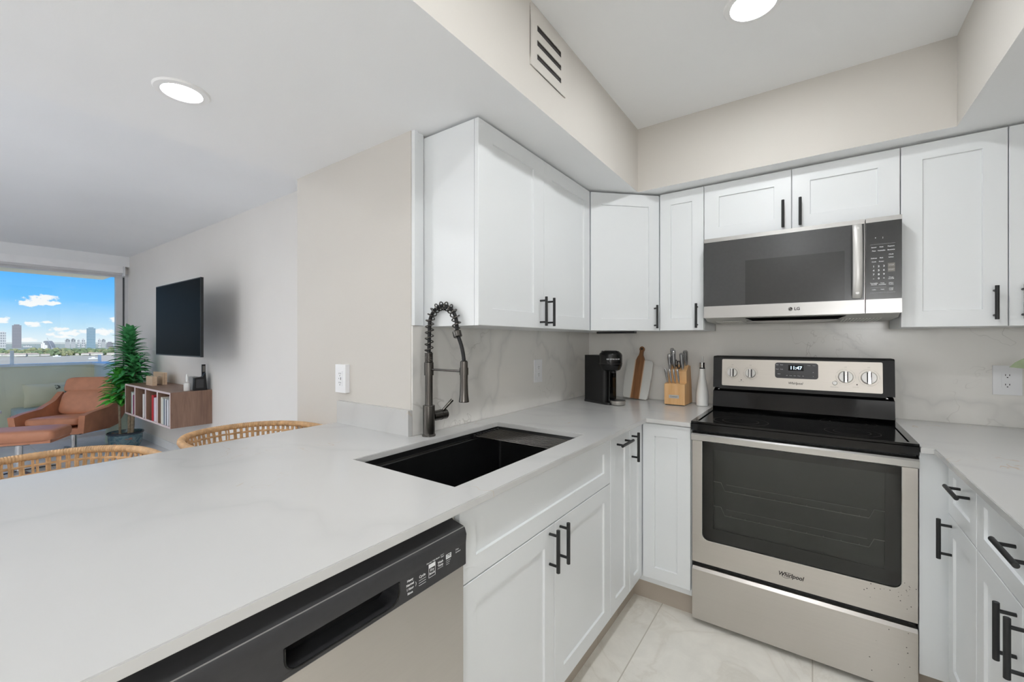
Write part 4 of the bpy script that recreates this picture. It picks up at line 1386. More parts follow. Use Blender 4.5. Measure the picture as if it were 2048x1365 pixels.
for k, s_ in enumerate(('Heavy', 'Normal', '1 Hour', 'Rinse')):
    dt(s_, 0.0062, 0.567, 0.8145 - k * 0.0085, 0.00025)
dt(')', 0.010, 0.582, 0.801)
dt('Cycle', 0.0075, 0.599, 0.809, 0.0002)
for k in range(3):
    mb.box((DF, 0.590, 0.8015 - k * 0.005), (DF + 0.0005, 0.609, 0.8021 - k * 0.005))
dt('Normal', 0.0045, 0.618, 0.8265)
dt('High', 0.0045, 0.632, 0.8265)
mb.box((DF, 0.617, 0.8145), (DF + 0.0005, 0.636, 0.8225))
for q in ((0.617, 0.6175, 0.795, 0.8145), (0.6355, 0.636, 0.795, 0.8145), (0.617, 0.636, 0.795, 0.7955)):
    mb.box((DF, q[0], q[2]), (DF + 0.0005, q[1], q[3]))
dt('Dry', 0.0068, 0.6265, 0.8095, 0.0002)
dt('Boost', 0.0065, 0.6265, 0.8025, 0.0002)
dt('Boost', 0.0045, 0.643, 0.8265)
dt('Steam', 0.0045, 0.656, 0.8295)
dt('+Sani', 0.0045, 0.656, 0.8245)
dt('Wash', 0.0068, 0.651, 0.815, 0.0002)
dt('Temp', 0.0068, 0.651, 0.8085, 0.0002)
mb.box((DF, 0.643, 0.8025), (DF + 0.0005, 0.659, 0.803))
for q in ((0.668, 0.684, 0.8125, 0.8150), (0.668, 0.684, 0.8215, 0.8225), (0.668, 0.6695, 0.815, 0.8215), (0.6825, 0.684, 0.815, 0.8215)):
    mb.box((DF, q[0], q[2]), (DF + 0.0005, q[1], q[3]))
dt('Start', 0.0065, 0.676, 0.8182, 0.0003)
for k in range(3):
    mb.box((DF, 0.668, 0.8085 - k * 0.004), (DF + 0.0005, 0.682 - k * 0.002, 0.8089 - k * 0.004))
dt('Clean', 0.0045, 0.703, 0.8215)
dt('Sanitized', 0.0045, 0.706, 0.8155)
mb.build('printed_text', 'white_print', strip_o)
MB().box((-0.73, DY1 + 0.002, 0.10), (-0.700, DY1 + 0.0125, 0.893)).box((-0.73, DY0, 0.876), (-0.700, DY1 + 0.002, 0.893)).build('mounting_strip', 'pan_grey', dw)

# ================================================================== sink, rack, faucet
sk = thing('kitchen_sink', 'large black granite undermount sink in the quartz counter', 'sink', (-0.97, 1.18, 0.68))
sx0, sx1, sy0, sy1 = -1.188, -0.747, 0.797, 1.556
mb = MB()


def rr2(x0, x1, y0, y1, r, z, n=5):
    pts = []
    for (cx_, cy_, a0) in ((x1 - r, y0 + r, -90), (x1 - r, y1 - r, 0), (x0 + r, y1 - r, 90), (x0 + r, y0 + r, 180)):
        for k in range(n + 1):
            a = math.radians(a0 + 90 * k / n)
            pts.append((cx_ + r * math.cos(a), cy_ + r * math.sin(a), z))
    return pts


L = [rr2(sx0 - 0.018, sx1 + 0.012, sy0 - 0.012, sy1 + 0.012, 0.01, 0.68), rr2(sx0 - 0.018, sx1 + 0.012, sy0 - 0.012, sy1 + 0.012, 0.01, 0.8945),
     rr2(sx0 - 0.001, sx1 + 0.001, sy0 - 0.001, sy1 + 0.001, 0.01, 0.8945), rr2(sx0, sx1, sy0, sy1, 0.010, 0.877), rr2(sx0 + 0.010, sx1 - 0.010, sy0, sy1, 0.010, 0.874),
     rr2(sx0 + 0.013, sx1 - 0.013, sy0 + 0.004, sy1 - 0.004, 0.012, 0.870), rr2(sx0 + 0.016, sx1 - 0.016, sy0 + 0.008, sy1 - 0.008, 0.015, 0.70), rr2(sx0 + 0.026, sx1 - 0.026, sy0 + 0.018, sy1 - 0.018, 0.02, 0.69)]
mb.rings(L, False, True, True)
mb.build('basin', 'sink_black', sk, fix=True)
MB().lathe([(0.05, 0), (0.05, 0.002), (0.04, 0.003), (0.035, 0.001)], (-0.97, 1.18, 0.6902), 32).build('drain', 'gunmetal', sk)
MB().tube([(sx0 + 0.010, sy0 + 0.02, 0.8755), (sx0 + 0.010, 1.37, 0.8755)], 0.0013, 6).build('ledge_highlight', 'gunmetal', sk)  # lighter line standing in for the highlight on the sink ledge
rk = thing('drying_rack', 'black and steel roll-up drying rack over the far end of the sink', 'drying rack', (-0.97, 1.46, 0.88))
for k in range(9):
    y = 1.378 + k * 0.0195
    MB().cyl((sx0 + 0.007, y, 0.8845), (sx1 - 0.007, y, 0.8845), 0.0036, 12).build('rod', 'gunmetal', rk)
for x in (sx0 + 0.006, sx1 - 0.014):
    mb = MB()
    for k in range(9):
        y = 1.378 + k * 0.0195
        mb.box((x, y - 0.0078, 0.8775), (x + 0.010, y + 0.0078, 0.8905), 0.0025, 2)
    mb.build('end_strip', 'matte_black', rk)

FX, FYc = -1.235, 1.170
fa = thing('kitchen_faucet', 'tall gunmetal spring-neck faucet with pull-down spray head', 'faucet', (FX, FYc, CT))
c0 = (FX, FYc, 0)
MB().lathe([(0.0265, CT + 0.0003), (0.0265, CT + 0.006), (0.0235, CT + 0.009), (0.0235, 1.035), (0.022, 1.037)], c0, 40).build('base', 'gunmetal', fa)
MB().lathe([(0.0150, 1.036), (0.0150, 1.166)], c0, 32).lathe([(0.0185, 1.155), (0.0185, 1.205), (0.016, 1.207)], c0, 32).box((FX - 0.0205, FYc - 0.006, 1.16), (FX - 0.017, FYc + 0.006, 1.20)).build('pole', 'gunmetal', fa)
prof = []
for k in range(6):
    z = 1.207 + k * 0.0062
    prof += [(0.0150, z), (0.0165, z + 0.0015), (0.0165, z + 0.0035), (0.0150, z + 0.005)]
MB().lathe(prof, c0, 28).build('threaded_collar', 'gunmetal', fa)
# arch of the hose
hose = []
RA = 0.072
z_s, z_c = 1.244, 1.352
XT = FX + 0.148
for k in range(9):
    hose.append(V((FX + 0.004 * k / 8, FYc, z_s + (z_c - z_s) * k / 8)))
for k in range(1, 25):
    a = PI - PI * k / 24 * 0.96
    hose.append(V((FX + 0.004 + RA + RA * math.cos(a), FYc, z_c + RA * math.sin(a) * 1.02)))
end = hose[-1]
ring_c = V((end.x + 0.004, FYc, end.z - 0.045))
hose.append((end + ring_c) / 2)
hose.append(ring_c)
HX = FX + 0.185
low = V((HX, FYc, 1.218))
for k in range(1, 8):
    q = k / 7
    hose.append(ring_c.lerp(low, q) + V((0.006 * math.sin(PI * q), 0, 0)))
MB().tube(hose, 0.0072, 14).build('hose', 'matte_black', fa)
# coil spring around the arch
arch = hose[:9 + 24 + 1]
cum = [0.0]
for a, b in zip(arch, arch[1:]):
    cum.append(cum[-1] + (b - a).length)


def at_len(L_):
    for i in range(len(arch) - 1):
        if cum[i + 1] >= L_:
            q = (L_ - cum[i]) / max(1e-9, cum[i + 1] - cum[i])
            return arch[i].lerp(arch[i + 1], q), (arch[i + 1] - arch[i]).normalized()
    return arch[-1], (arch[-1] - arch[-2]).normalized()


pts = []
turns = 15
NN = turns * 18
for k in range(NN + 1):
    p, tg = at_len(cum[-1] * k / NN)
    n1 = V((0, 1, 0))
    n2 = tg.cross(n1)
    a = 2 * PI * turns * k / NN
    pts.append(p + (n1 * math.cos(a) + n2 * math.sin(a)) * 0.0158)
MB().tube(pts, 0.0025, 8).build('spring_coil', 'gunmetal', fa)
tdir = (low - ring_c).normalized()
AX = tdir.to_track_quat('Z', 'Y').to_matrix()
MB().lathe([(0.0135, -0.013), (0.0165, -0.010), (0.0165, 0.010), (0.0135, 0.013)], ring_c, 28, axis=AX).build('hose_ring', 'gunmetal', fa)
MB().lathe([(0.009, 1.218), (0.0140, 1.214), (0.0148, 1.17), (0.0142, 1.14), (0.0162, 1.09), (0.0192, 1.066), (0.0180, 1.064)], (HX, FYc, 0), 32).build('spray_head', 'gunmetal', fa)
MB().cyl((FX + 0.016, FYc, 1.178), (HX - 0.014, FYc, 1.178), 0.0042, 14).lathe([(0.0165, 1.165), (0.0165, 1.191)], (HX, FYc, 0), 28).build('support_arm', 'gunmetal', fa)
lv = MB().cyl((FX, FYc + 0.018, 0.99), (FX, FYc + 0.092, 0.99), 0.0205, 32).build('valve', 'gunmetal', fa)
MB().cyl((FX, FYc + 0.062, 0.99), (FX, FYc + 0.064, 0.99), 0.0212, 32).build('valve_ring', 'matte_black', lv)
MB().tube([(FX, FYc + 0.074, 1.003), (FX + 0.01, FYc + 0.088, 1.022), (FX + 0.025, FYc + 0.108, 1.048)], [0.0058, 0.006, 0.0068], 14, flat=0.7).build('lever', 'gunmetal', lv)

# ================================================================== outlets


def outlet(c, U, N, w_, h, gang, label, thick=0.006, usb=False):
    c, U, N = V(c), V(U), V(N)
    t = thing('wall_outlet', label, 'outlet', c - Z * h / 2)
    M = Matrix((U, N, Z)).transposed().to_4x4()
    M = Matrix.Translation(c) @ M
    MB().box((-w_ / 2, 0.0003, -h / 2), (w_ / 2, thick, h / 2), 0.0025, 2, M=M).build('cover_plate', 'outlet_white', t)
    rc = MB().box((-0.017, thick, -0.034), (0.017, thick + 0.002, 0.034), 0.001, 2, M=M).build('receptacle', 'outlet_white', t)
    mb = MB()
    for dz in (0.0205, -0.0205):
        for dx_ in (-0.006, 0.006):
            mb.box((dx_ - 0.0011, thick + 0.0018, dz - 0.001), (dx_ + 0.0011, thick + 0.0024, dz + 0.006), M=M)
        mb.box((-0.0022, thick + 0.0018, dz - 0.0095), (0.0022, thick + 0.0024, dz - 0.006), M=M)
    if usb:
        mb.box((0.004, thick + 0.0018, -0.006), (0.008, thick + 0.0024, 0.006), M=M).box((-0.009, thick + 0.0018, -0.003), (-0.0075, thick + 0.0024, 0.003), M=M)
    mb.build('slots', 'slot_dark', rc)


outlet((-1.742, CY, 1.120), X, -Y, 0.078, 0.127, 1, 'white outlet with usb port on the beige end wall above the peninsula', 0.022, True)
outlet((WL + 0.009, 2.062, 1.119), Y, X, 0.080, 0.130, 1, 'white outlet on the quartz backsplash left of the coffee machine')
outlet((0.689, WB - 0.010, 1.119), X, -Y, 0.086, 0.127, 2, 'wide white outlet on the backsplash right of the stove, by the leaf')

# ================================================================== things on the kitchen counter
# coffee machine (front looks towards +x, turned a little to the room)
cm = thing('coffee_machine', 'black capsule coffee machine in the corner left of the cutting board', 'coffee machine', (-1.04, 2.42, CT + 0.0005))
n0 = V((0, 0, 0))
body = MB().prism(rrect(-0.115, 0.065, -0.055, 0.055, 0.02, lambda a, b: V((a, b, 0.003))), (0, 0, 0.285), 0.003, 2).build('body', 'matte_black', cm, org=n0)
MB().prism(rrect(-0.117, 0.10, -0.057, 0.057, 0.02, lambda a, b: V((a, b, 0.0))), (0, 0, 0.012), 0.002, 1).build('base_plate', 'dark_plastic', cm, org=n0)
hd_ = MB()
hd_.lathe([(0.040, 0.196), (0.056, 0.204), (0.066, 0.226), (0.068, 0.240), (0.068, 0.290), (0.064, 0.300), (0.046, 0.315), (0.0, 0.317)], (0.062, 0, 0), 40)
hd_ = hd_.build('brew_head', 'black_satin', cm, org=n0)
MB().lathe([(0.0686, 0.2385), (0.0686, 0.2415)], (0.062, 0, 0), 40, False, False).build('seam_ring', 'slot_dark', hd_, org=n0)
MB().lathe([(0.038, 0.3145), (0.036, 0.3175), (0.0, 0.318)], (0.062, 0, 0), 36).build('lid_badge', 'charcoal_plastic', hd_, org=n0)
MB().box((0.018, -0.035, 0.298), (0.026, -0.027, 0.316), 0.002, 2).build('lever_tab', 'chrome', hd_, org=n0)
mb = MB()
word = 'NESPRESSO'
for k, ch in enumerate(word):
    a = math.radians(-62 + k * 7.6)
    nn = V((math.cos(a), math.sin(a), 0))
    mb.text(ch, 0.0095, V((0.062, 0, 0.268)) + nn * 0.0684, V((-math.sin(a), math.cos(a), 0)), Z, nn, bold=0.0003)
mb.build('logo', 'white_print', hd_, org=n0)
MB().prism(rrect(0.062, 0.082, -0.03, 0.03, 0.006, lambda a, b: V((a, b, 0.012))), (0, 0, 0.19)).build('inner_column', 'black_gloss', cm, org=n0)
MB().cyl((0.085, 0, 0.185), (0.085, 0, 0.202), 0.014, 20).build('spout', 'dark_plastic', cm, org=n0)
ct_ = MB().lathe([(0.034, 0.0), (0.042, 0.004), (0.046, 0.020), (0.046, 0.026), (0.043, 0.027)], (0.120, 0, 0), 36).build('cup_tray', 'steel', cm, org=n0)
MB().lathe([(0.042, 0.0272), (0.041, 0.0285), (0.0, 0.0285)], (0.120, 0, 0), 36).build('tray_grid', 'dark_plastic', ct_, org=n0)
cm.rotation_euler = (0, 0, math.radians(-22))

# cutting board leaning on the backsplash
cb = thing('cutting_board', 'round-cornered white marble and walnut paddle board leaning behind the coffee machine', 'cutting board', (-0.90, 2.655, CT + 0.001))
L_ = 0.018
MB().prism([(0.033, 0, 0.0)] + [(p[0], 0, p[1]) for p in [(0.085, 0.0), (0.093, 0.008), (0.098, 0.06), (0.102, 0.16), (0.100, 0.235), (0.094, 0.249), (0.084, 0.253)]] + [(0.033, 0, 0.253)] if False else [(x, 0, z) for x, z in [(0.036, 0.0), (0.078, 0.001), (0.088, 0.010), (0.095, 0.07), (0.098, 0.16), (0.096, 0.232), (0.090, 0.247), (0.078, 0.252), (0.036, 0.252)]], (0, 0.014, 0), 0.002, 2).build('marble_side', 'board_marble', cb, org=n0)
MB().prism([(-x, 0, z) for x, z in [(0.036, 0.0), (0.078, 0.001), (0.088, 0.010), (0.095, 0.07), (0.098, 0.16), (0.096, 0.232), (0.090, 0.247), (0.078, 0.252), (0.036, 0.252)]], (0, 0.014, 0), 0.002, 2).build('marble_side', 'board_marble', cb, org=n0)
for s_ in (-1, 1):
    MB().box((s_ * 0.0355, -0.0004, 0.001), (s_ * 0.0300, 0.0144, 0.251)).build('pale_inlay', 'board_trim', cb, org=n0)
hl = [(0.0295, 0.0), (0.0295, 0.252), (0.024, 0.268), (0.016, 0.282), (0.0135, 0.295), (0.0135, 0.305)] + [(0.018 * math.cos(math.radians(a)), 0.322 + 0.018 * math.sin(math.radians(a))) for a in range(-40, 91, 13)]
hp_ = MB().prism([(x, -0.0008, z) for x, z in hl] + [(-x, -0.0008, z) for x, z in reversed(hl[:-1])], (0, 0.0156, 0), 0.002, 2).build('walnut_strip', 'walnut', cb, org=n0)
MB().cyl((0, -0.0011, 0.323), (0, 0.0152, 0.323), 0.0075, 20).build('hanging_hole', 'slot_dark', hp_, org=n0)
cb.rotation_euler = (-math.atan2(0.075, 0.34), math.radians(4.5), 0)
cb.location = (-0.925, 2.648, CT + 0.009)
cb.scale = (0.88, 1, 1)

# knife block
kx0, kx1, ky0, ky1 = -0.711, -0.597, 2.548, 2.735
kbk = thing('knife_block', 'light wooden knife block with a steel name plate left of the white bottle', 'knife block', (-0.654, 2.64, CT + 0.0005))
mb = MB().prism([(kx0 + 0.012, ky0 + 0.05, CT + 0.004), (kx0 + 0.012, ky1, CT + 0.004), (kx0 + 0.012, 2.690, 1.140), (kx0 + 0.012, 2.640, 1.148), (kx0 + 0.012, 2.590, 1.112)], (kx1 - kx0 - 0.012, 0, 0), 0.002, 2)
mb.build('slanted_block', 'block_wood', kbk)
ft = MB().prism([(kx0, ky0, CT + 0.005), (kx0, ky0 + 0.055, CT + 0.005), (kx0, ky0 + 0.045, 1.045), (kx0, ky0, 1.038)], (kx1 - kx0, 0, 0), 0.002, 2).build('front_tier', 'block_wood', kbk)
MB().box((kx0 + 0.004, ky0 + 0.005, CT + 0.0005), (kx1 - 0.004, ky1 - 0.005, CT + 0.006)).build('rubber_foot', 'dark_plastic', kbk)
pl = MB().box((-0.685, ky0 - 0.0015, 0.957), (-0.629, ky0 + 0.001, 0.976), 0.0006).build('name_plate', 'steel_light', ft)
MB().text('Cuisinart', 0.011, (-0.657, ky0 - 0.0015, 0.9665), X, Z, -Y, bold=0.0002).build('lettering', 'grey_print', pl)


def knife(p, length, r, label, lean=0.27, side=0.0, black=False):
    p = V(p)
    d = V((side, -lean, 1)).normalized()
    t = thing('kitchen_knife', label, 'knife', p, 'knives in the block')
    pts = [p - d * 0.03, p + d * 0.004, p + d * 0.02, p + d * length * 0.45, p + d * length * 0.8, p + d * (length - 0.006), p + d * length]
    rs = [r * 0.5, r * 0.55, r * 0.8, r * 0.92, r, r * 1.02, r * 0.7]
    MB().tube(pts, rs, 14, flat=0.85, up=(0, 1, 0)).build('handle', 'knife_steel' if not black else 'steel_light', t)
    MB().tube([p + d * 0.014, p + d * (length * 0.62)], [r * 0.58, r * 0.80], 10, flat=0.6, up=(0, 1, 0)).build('grip_inlay', 'dark_plastic', t)
    return t


big = [(-0.690, 2.600, 1.115, 0.102, 0.0135, 'steel-handled knife at the front left of the slanted tier'), (-0.683, 2.635, 1.142, 0.108, 0.0135, 'steel-handled knife standing tallest at the back left of the block'),
       (-0.668, 2.612, 1.125, 0.116, 0.0135, 'steel-handled knife just in front of the tallest one'), (-0.622, 2.608, 1.124, 0.098, 0.0160, 'thick steel-handled chef knife at the front right of the block'),
       (-0.610, 2.640, 1.143, 0.094, 0.0160, 'thick steel-handled chef knife at the back right of the block')]
for (x, y, z, ln, r, lab) in big:
    knife((x, y, z), ln, r, lab)
sh = thing('kitchen_shears', 'dark shears with a bright shank between the knives in the middle of the block', 'shears', (-0.645, 2.615, 1.125))
MB().tube([V((-0.648, 2.61, 1.12)), V((-0.650, 2.594, 1.165))], 0.0035, 8).build('shank', 'chrome', sh)
MB().tube([V((-0.640 + 0.009 * math.cos(a), 2.592 - 0.003 * math.sin(a), 1.150 + 0.022 * math.sin(a))) for a in [2 * PI * k / 16 for k in range(16)]], 0.003, 8, True).tube([V((-0.655 + 0.007 * math.cos(a), 2.590, 1.160 + 0.018 * math.sin(a))) for a in [2 * PI * k / 16 for k in range(16)]], 0.003, 8, True).build('finger_loops', 'dark_plastic', sh)
for k, w_ in enumerate(('first', 'second', 'third', 'fourth')):
    knife((-0.697 + k * 0.0215, 2.571, 1.044), 0.084, 0.0076, 'slim steak knife, %s from the left in the low front row' % w_, 0.16, -0.10)
knife((-0.703, 2.583, 1.046), 0.086, 0.006, 'slim steak knife behind the front row at the left edge', 0.16, -0.14)

# oil cruet
oc = thing('oil_bottle', 'slim white ceramic oil bottle with metal pourer beside the stove', 'bottle', (-0.520, 2.632, CT + 0.0005))
b_c = (-0.520, 2.632, CT + 0.0005)
MB().lathe([(0.029, 0), (0.0325, 0.003), (0.0335, 0.05), (0.0315, 0.085), (0.025, 0.125), (0.0185, 0.160), (0.0155, 0.185), (0.0150, 0.212), (0.0145, 0.214)], b_c, 40).build('bottle_body', 'ceramic_white', oc)
MB().lathe([(0.0148, 0.2145), (0.0148, 0.219), (0.012, 0.221)], b_c, 28).build('gasket', 'matte_black', oc)
MB().lathe([(0.0130, 0.221), (0.0130, 0.243), (0.0138, 0.246), (0.0138, 0.250), (0.006, 0.252)], b_c, 28).build('collar', 'chrome', oc)
MB().lathe([(0.0042, 0.252), (0.0034, 0.285), (0.0028, 0.286)], b_c, 16).build('spout', 'steel_light', oc)

# vase with broad sage leaves at the right edge
vs = thing('leafy_vase', 'sage-green leaf of a plant reaching in at the right edge over the outlet', 'plant', (0.80, 2.42, CT + 0.0005))
vc = (0.80, 2.42, CT + 0.0005)
MB().lathe([(0.045, 0), (0.058, 0.02), (0.062, 0.09), (0.04, 0.16), (0.03, 0.19), (0.034, 0.20), (0.028, 0.198), (0.0, 0.17)], vc, 32).build('vase', 'ceramic_white', vs)


def broad_leaf(mb, base, tip, wd, nrm, sag=0.02):
    base, tip, nrm = V(base), V(tip), V(nrm).normalized()
    ax = tip - base
    side = ax.cross(nrm).normalized()
    n = 10
    rows = []
    for i in range(n + 1):
        q = i / n
        wv = wd * (math.sin(PI * min(1, q * 0.97 + 0.03)) ** 0.75) * (1 - 0.25 * q)
        c = base + ax * q + nrm * (-sag * (2 * q - 1) ** 2)
        rows.append([mb.bm.verts.new(c + side * wv * a + nrm * abs(a) * wv * 0.25) for a in (-1, -0.5, 0, 0.5, 1)])
    for i in range(n):
        for j in range(4):
            mb._f([rows[i][j], rows[i][j + 1], rows[i + 1][j + 1], rows[i + 1][j]])


for (bx, tip, wd) in (((0.80, 2.42, 1.20), (0.606, 2.38, 1.206), 0.050), ((0.80, 2.42, 1.22), (0.90, 2.36, 1.33), 0.03), ((0.80, 2.42, 1.21), (0.80, 2.30, 1.33), 0.03), ((0.80, 2.43, 1.21), (0.76, 2.56, 1.31), 0.03)):
    mb = MB()
    broad_leaf(mb, V(bx), tip, wd, (0, -0.65, 0.75))
    mb.tube([(0.80, 2.42, 1.09), (0.80, 2.42, 1.15), bx], 0.002, 6)
    mb.build('leaf', 'leaf_sage', vs, smooth=True)

# ================================================================== woven stools
def make_stool(cy, label):
    t = thing('woven_stool', label, 'bar stool', (-2.02, cy, 0), 'woven stools at the peninsula')
    cx_ = -1.93

    def pt(a, z, dr=0.0, sc_=1.0):
        ca, sa = math.cos(a), math.sin(a)
        rx, ry = 0.36 * sc_ + dr, 0.258 * sc_ + dr
        e = 0.85
        return V((cx_ - rx * math.copysign(abs(ca) ** e, ca), cy + ry * math.copysign(abs(sa) ** e, sa), z))
    A = math.radians(96)
    N = 220
    pts, rs = [], []
    for k in range(N + 1):
        a = -A + 2 * A * k / N
        pts.append(pt(a, 0.878 - 0.004 * math.cos(a)))
        rs.append(0.0125 if k % 2 else 0.0142)
    MB().tube(pts, rs, 10).build('top_rim', 'rattan', t)
    mb = MB()
    ZR = 0.876
    zz = [ZR - 0.012] + [ZR - 0.034 - 0.030 * q for q in range(7)]
    for q, z in enumerate(zz[1:]):
        NP = 150
        sc_ = 1 - (ZR - z) * 0.45
        mb.tube([pt(-A + 2 * A * k / NP, z, 0.0030 * math.sin(k * 0.8 + q * PI), sc_) for k in range(NP + 1)], 0.0052, 6)
    nv = 38
    for k in range(nv + 1):
        a = -A + 2 * A * k / nv
        for da in (-0.011, 0.011):
            rows = [pt(a + da, z, 0.0022 * (1 if (k + q) % 2 else -1), 1 - (ZR - z) * 0.45) for q, z in enumerate(zz + [0.655])]
            mb.tube(rows, 0.0040, 6)
    mb.build('woven_back', 'rattan', t)
    MB().tube([pt(-A + 2 * A * k / 60, 0.652, 0, 0.90) for k in range(61)], 0.012, 8).build('lower_rim', 'rattan', t)
    MB().superq((-2.02, cy, 0.64), (0.225, 0.215, 0.035), 0.5).build('seat_cushion', 'seat_linen', t)
    MB().box((-2.22, cy - 0.2, 0.585), (-1.82, cy + 0.2, 0.612), 0.01, 2).build('seat_frame', 'stool_leg', t)
    for sx_ in (-1, 1):
        for sy_ in (-1, 1):
            MB().tube([(-2.02 + sx_ * 0.17, cy + sy_ * 0.17, 0.59), (-2.02 + sx_ * 0.215, cy + sy_ * 0.205, 0.0)], [0.016, 0.011], 12).build('leg', 'stool_leg', t)
    mb = MB()
    q = 0.2
    for a, b in (((-q, -q), (q, -q)), ((q, -q), (q, q)), ((q, q), (-q, q)), ((-q, q), (-q, -q))):
        mb.cyl((-2.02 + a[0], cy + a[1] * 0.95, 0.24), (-2.02 + b[0], cy + b[1] * 0.95, 0.24), 0.008, 10)
    mb.build('footrest', 'stool_leg', t)
    return t


st = make_stool(0.86, 'woven rattan stool farther along the peninsula, nearer the beige end wall')
o = dup(st, 'woven rattan stool at the left edge of the photo, in front of the tan ottoman', (-2.02, 0.245, 0))

# ================================================================== television
tv = thing('television', 'large black flat television held off the wall above the cube shelves', 'television', (-4.83, TVY, 1.5))
tx0, tx1, ty = -5.43, -4.262, 1.40
MB().box((tx0, ty, 1.15), (tx1, ty + 0.022, 1.838), 0.003, 2).box((tx0 + 0.2, ty + 0.022, 1.2), (tx1 - 0.2, ty + 0.05, 1.6), 0.01, 2).build('frame', 'tv_frame', tv)
MB().box((tx0 + 0.008, ty - 0.001, 1.160), (tx1 - 0.008, ty + 0.001, 1.830)).build('screen', 'tv_screen', tv)
MB().box((-5.42, TVY - 0.02, 1.38), (-5.30, TVY - 0.0005, 1.62), 0.003).tube([(-5.36, TVY - 0.02, 1.5), (-5.12, 1.60, 1.5), (-4.92, 1.448, 1.5)], 0.02, 12).build('wall_bracket', 'dark_plastic', tv)

# ================================================================== wall cubes with books
cz0, cz1, cyf, cyb = 0.452, 0.796, 1.39, TVY - 0.001
cw = 0.3775
CX = [-6.484 + cw * k for k in range(5)]
cl_ = ['walnut wall cube farthest from the kitchen, with teal and white books', 'walnut wall cube second from the window end, with one white book',
       'walnut wall cube holding the red books', 'walnut wall cube nearest the kitchen, with its plain side showing']
for k in range(4):
    a, b = CX[k] + 0.0006, CX[k + 1] - 0.0006
    t = thing('wall_cube', cl_[k], 'shelf', ((a + b) / 2, 1.56, cz0), 'wall-mounted cube shelves')
    th = 0.019
    MB().box((a, cyf + 0.001, cz0), (a + th, cyb, cz1)).box((b - th, cyf + 0.001, cz0), (b, cyb, cz1)).box((a + th, cyf + 0.001, cz0), (b - th, cyb, cz0 + th)).box((a + th, cyf + 0.001, cz1 - th), (b - th, cyb, cz1)).build('box_shell', 'shelf_walnut', t)
    MB().box((a + th, cyb - 0.012, cz0 + th), (b - th, cyb, cz1 - th)).build('back_panel', 'shelf_inner', t)
    MB().box((a, cyf - 0.0006, cz0), (a + th, cyf + 0.001, cz1)).box((b - th, cyf - 0.0006, cz0), (b, cyf + 0.001, cz1)).box((a + th, cyf - 0.0006, cz0), (b - th, cyf + 0.001, cz0 + th)).box((a + th, cyf - 0.0006, cz1 - th), (b - th, cyf + 0.001, cz1)).build('front_edging', 'shelf_edge', t)
BOOKS = [
    (0, 0.034, 0.245, (176, 196, 190), 'pale teal book in the cube farthest from the kitchen'),
    (0, 0.030, 0.235, (224, 226, 222), 'white book beside the pale teal one in the farthest cube'),
    (0, 0.022, 0.215, (140, 40, 92), 'magenta book at the right side of the farthest cube'),
    (1, 0.045, 0.250, (232, 230, 228), 'tall white book alone on the second cube from the window'),
    (2, 0.038, 0.262, (196, 32, 44), 'bright red book, left one of the two red books'),
    (2, 0.030, 0.256, (170, 40, 48), 'dark red book directly right of the bright red one'),
    (2, 0.030, 0.240, (214, 206, 220), 'lilac-white book next to the dark red one'),
    (2, 0.036, 0.245, (228, 222, 228), 'white book at the right side of the cube with the red books'),
    (3, 0.048, 0.262, (222, 220, 208), 'cream book, first on the left in the nearest cube'),
    (3, 0.034, 0.252, (198, 204, 196), 'pale grey-green book second from the left in the nearest cube'),
    (3, 0.026, 0.250, (68, 84, 108), 'dark blue book in the middle of the nearest cube'),
    (3, 0.036, 0.256, (214, 218, 218), 'light grey book right of the dark blue book'),
    (3, 0.022, 0.244, (52, 58, 70), 'near-black slim book in the nearest cube'),
    (3, 0.036, 0.250, (226, 228, 232), 'white book at the right side of the nearest cube'),
]
for k in range(4):
    bs = [b for b in BOOKS if b[0] == k]
    tot = sum(b[1] + 0.0015 for b in bs)
    x = CX[k] + 0.019 + 0.34 * (0.60, 0.72, 0.50, 0.22)[k]
    for (_, w_, h_, c_, lab) in bs:
        mn = 'book_%d_%d_%d' % c_
        if mn not in MATS:
            mat(mn, rgb(*c_), 0.55)
        t = thing('book', lab, 'book', (x + w_ / 2, 1.5, cz0 + 0.0195), 'books in the wall cubes')
        MB().box((x, cyf + 0.004, cz0 + 0.0195), (x + w_, cyf + 0.006, cz0 + 0.0195 + h_), 0.0005).box((x, cyf + 0.006, cz0 + 0.0195), (x + 0.002, cyf + 0.20, cz0 + 0.0195 + h_)).box((x + w_ - 0.002, cyf + 0.006, cz0 + 0.0195), (x + w_, cyf + 0.20, cz0 + 0.0195 + h_)).build('cover', mn, t)
        MB().box((x + 0.002, cyf + 0.006, cz0 + 0.0225), (x + w_ - 0.002, cyf + 0.195, cz0 + 0.0165 + h_)).build('pages', 'cap_white', t)
        x += w_ + 0.0015
ST = cz1 + 0.0004
t = thing('gift_box', 'larger pale wooden box on the cube shelves under the television', 'box', (-6.12, 1.615, ST))
MB().box((-6.28, 1.595, ST), (-5.96, 1.637, ST + 0.135), 0.003).build('box_body', 'pale_wood', t)
MB().box((-5.963, 1.612, ST + 0.001), (-5.9595, 1.614, ST + 0.134)).build('lid_seam', 'walnut', t)
MB().box((-6.10, 1.5935, ST + 0.085), (-6.02, 1.5952, ST + 0.09)).build('label_mark', 'grey_print', t)
t = tag(MB().box((-6.12, 1.49, ST), (-5.90, 1.53, ST + 0.10), 0.004, 2).build('gift_box', 'pale_wood', org=(-6.01, 1.51, ST)), 'smaller pale box in front of the larger one on the cube shelves', 'box')
t = thing('candle_jar', 'small white jar with a tall white stick on the cube shelves', 'jar', (-5.05, 1.545, ST))
MB().lathe([(0.026, 0), (0.028, 0.004), (0.028, 0.075), (0.024, 0.077)], (-5.05, 1.545, ST), 28).build('jar', 'ceramic_white', t)
